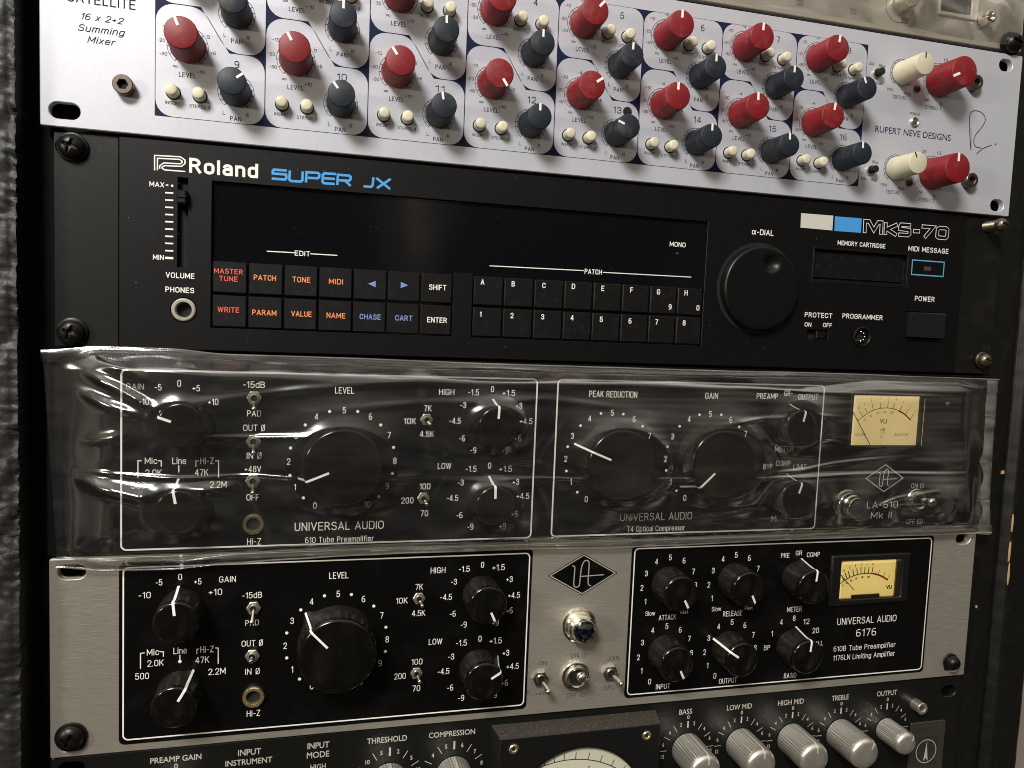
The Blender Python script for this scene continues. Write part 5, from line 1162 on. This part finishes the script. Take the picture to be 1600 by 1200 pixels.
# folded hems: narrow doubled strips along the edges
def hem(name, pts, wv, h0, seed, m=None):
    V, F = [], []; n = 160
    for i in range(n+1):
        s = i/n; a = interp(pts, s)
        for j, dv in enumerate((0, wv*.35, wv*.7, wv)):
            wob = 1+.5*noise.noise(Vector((s*9, seed, 0)))
            V.append((a[0]+wv_dir[0]*dv*wob, a[1]+wv_dir[1]*dv*wob, h0+[0,.9,.7,.1][j]+.5*noise.noise(Vector((s*30, j*.7, seed)))))
    for i in range(n):
        for j in range(3): q = i*4+j; F.append((q,q+1,q+5,q+4))
    me = bpy.data.meshes.new(name); me.from_pydata([(a/1000.,-c/1000.,-b/1000.) for a,b,c in V], [], F); me.materials.append(m or mFilm); me.polygons.foreach_set('use_smooth',[True]*len(F)); me.update()
    o = bpy.data.objects.new(name, me); COL.objects.link(o); o.parent = fl.o; o.location = -fl.o.location
wv_dir = (0,1); hem('hem', topc, 5.0, 3.6, 1.0); wv_dir = (0,-1); hem('hem', botc, 5.0, 3.8, 4.0)
wv_dir = (-1,0); hem('hem', [U(1557,594,3),U(1553,650,3),U(1547,720,3),U(1543,780,3),U(1546,834,3)], 7.5, 4.2, 7.0, mSeam); wv_dir = (0,1); hem('edge_welt', [(a,b-.1) for a,b in topc], .9, 3.9, 2.0, mSeam); wv_dir = (0,-1); hem('edge_welt', botc, .9, 4.0, 5.0, mSeam)
# film over the top unit
def film_top_h(u,v,s,t):
    b = 2.6
    for (x,y,r,H) in ((407,-108,5,11),(461,-107,4,8)): b = max(b, H*math.exp(-max(0,math.hypot(u-x,v-y)-r)/14))
    return TH+b+.9*ridged(u,v,2.2,40,9)*.6+.5*noise.noise(Vector((u/18,v/7,1)))
tt = [(x,-178) for x in (2,120,240,360,481)]; tb = [(x,-91.8+.5*math.sin(x/30)) for x in (2,120,240,360,479)]
r2 = Root('plastic_sheet', 'cloudy plastic sheet over the champagne unit at the top edge of the photo', 'plastic sheet', 241, -92, 3)
o = bpy.data.objects.new('film_sheet', film_surface('film_sheet', tt, tb, film_top_h, 200, 50, mFilmTop)); COL.objects.link(o); o.parent = r2.o; o.location = -r2.o.location

# ================================================================== RACK SCREWS
rack_screw(108,226,4.9,3.6,mBlackBolt,'black cross-head screw at the top left corner of the synthesizer, just under the pale mixer', lift=1.3)
rack_screw(108,519,4.9,3.4,mBlackBolt,'black cross-head screw at the lower left of the synthesizer, just above the plastic bag', lift=1.2)
rack_screw(1573,350,3.6,4.6,mBolt,'bronze coloured screw standing half unscrewed at the upper right of the synthesizer', lift=8.5, washer=False)
rack_screw(1546.5,563,3.7,4.4,mBolt,'bronze coloured screw at the lower right of the synthesizer, above the bag corner', lift=2.2)
rack_screw(106,1160,5.3,3.6,mBlackBolt,'dark brown screw at the lower left corner of the brushed metal preamplifier', lift=2.2)
rack_screw(1497,1040,3.9,4.6,mBlackBolt,'dark screw at the lower right corner of the brushed metal preamplifier, beside the black wood', lift=3.4)
rack_screw(1593,63,5.2,5.0,mBlackBolt,'black screw at the lower right corner of the champagne unit, above the pale mixer', lift=3.0)

# ================================================================== RACK CASE
rk = Root('rack_case', 'black road case around the units, rough tolex at left and worn painted wood at right', 'rack case', 241.3, 360, 0)
# tolex side: displaced sheet with real relief wrapped round a board
def tolex():
    V, F = [], []; NX, NY = 26, 560
    X0, X1, Y0, Y1 = -62, -6.6, -190, 370
    for j in range(NY+1):
        for i in range(NX+1):
            x = X0+(X1-X0)*i/NX; y = Y0+(Y1-Y0)*j/NY
            rib = ridged(x+y*.6, y*.25-x*.2, 3.3, 3.6, 30)
            h = 12+1.9*rib+.8*noise.noise(Vector((x/2.2,y/2.2,5)))+.35*noise.noise(Vector((x/.9,y/.9,8)))
            edge = (X1-x)/2.5
            if edge < 1: h -= 2.2*(1-edge)**2
            V.append((x,y,h))
    for j in range(NY):
        for i in range(NX): q=j*(NX+1)+i; F.append((q,q+1,q+NX+2,q+NX+1))
    b = len(V)
    for j in range(NY+1): V.append((X1, Y0+(Y1-Y0)*j/NY, -60))
    for j in range(NY): F.append((j*(NX+1)+NX,(j+1)*(NX+1)+NX,b+j+1,b+j))
    me = bpy.data.meshes.new('tolex_side'); me.from_pydata([(a/1000.,-c/1000.,-b_/1000.) for a,b_,c in V], [], F); me.materials.append(mTolex); me.polygons.foreach_set('use_smooth',[True]*len(F)); me.update(); return me
part('tolex_side', tolex(), rk, 0, 0, 0)
part('left_rail', plate('left_rail', rc((-9.6,-190),(16,370)), [slot(8.7,y+.2,9,6.4) for y in (6.3,82.5,-6.3,95.5,171.5,184.3,260.5,273.2)], -6, -4.2, .2, mRail), rk, 0, 0, 0)
part('right_rail', plate('right_rail', rc((466,-190),(483.5,370)), [slot(474,y+.2,9,6.4) for y in (95.5,171.5,260.5)], -6, -4.2, .2, mRail), rk, 0, 0, 0)
part('inner_backing', box('inner_backing', -10,-190,484,370,-62,-60,mBlackHole,.1), rk, 0, 0, 0)
def plank(name, x0, x1, h1, seed, amp=.5):
    V, F = [], []; NX, NY = 12, 300; Y0, Y1 = -190, 370
    for j in range(NY+1):
        y = Y0+(Y1-Y0)*j/NY
        wob0 = .4*noise.noise(Vector((y/9,seed,0)))+.8*max(0,noise.noise(Vector((y/5,seed,3)))-.35); wob1 = .4*noise.noise(Vector((y/11,seed,7)))
        row = [(x0+wob0, -64)]+[(x0+wob0+(x1-x0+wob1-wob0)*i/NX, h1+amp*noise.noise(Vector((i*.9,y/45,seed)))-(.9 if i in (0,NX) else 0)) for i in range(NX+1)]+[(x1+wob1,-64)]
        V += [(a,y,b) for a,b in row]
    n = NX+3
    for j in range(NY):
        for i in range(n-1): q=j*n+i; F.append((q,q+1,q+n+1,q+n))
    me = bpy.data.meshes.new(name); me.from_pydata([(a/1000.,-c/1000.,-b/1000.) for a,b,c in V], [], F); me.materials.append(mWood); me.polygons.foreach_set('use_smooth',[True]*len(F)); me.update()
    return me
w1 = part('wood_rail', plank('wood_rail', 483.6, 504.5, -3.5, 1.0), rk, 0, 0, 0)
w2 = part('wood_side', plank('wood_side', 506.2, 527.5, 1.5, 4.0), rk, 0, 0, 0)
def chips(parent, spots, h):
    for (px, py, a, b) in spots:
        u, v = U(px, py, h); pts = [(a*(1+.35*random.uniform(-1,1))*math.cos(t*PI/4), b*(1+.35*random.uniform(-1,1))*math.sin(t*PI/4)) for t in range(8)]
        part('paint_chip', plate('paint_chip', pts, [], -.5, .15, .04, mChip), parent, u, v, h)
chips(w1, [(1526,948,.6,.8),(1567,738,1.5,1.2)], -3.1)
chips(w2, [(1578,862,.5,7),(1576,900,.5,6),(1582,820,.5,5)], 2.1)
# wall of the room seen past the case
def wall():
    me = to_mesh('room_wall', [(-1600,-1200,-70),(1600,-1200,-70),(1600,1000,-70),(-1600,1000,-70)], [(0,1,2,3)], mWall)
    o = bpy.data.objects.new('room_wall', me); COL.objects.link(o); o['kind'] = 'structure'; return o
wall()
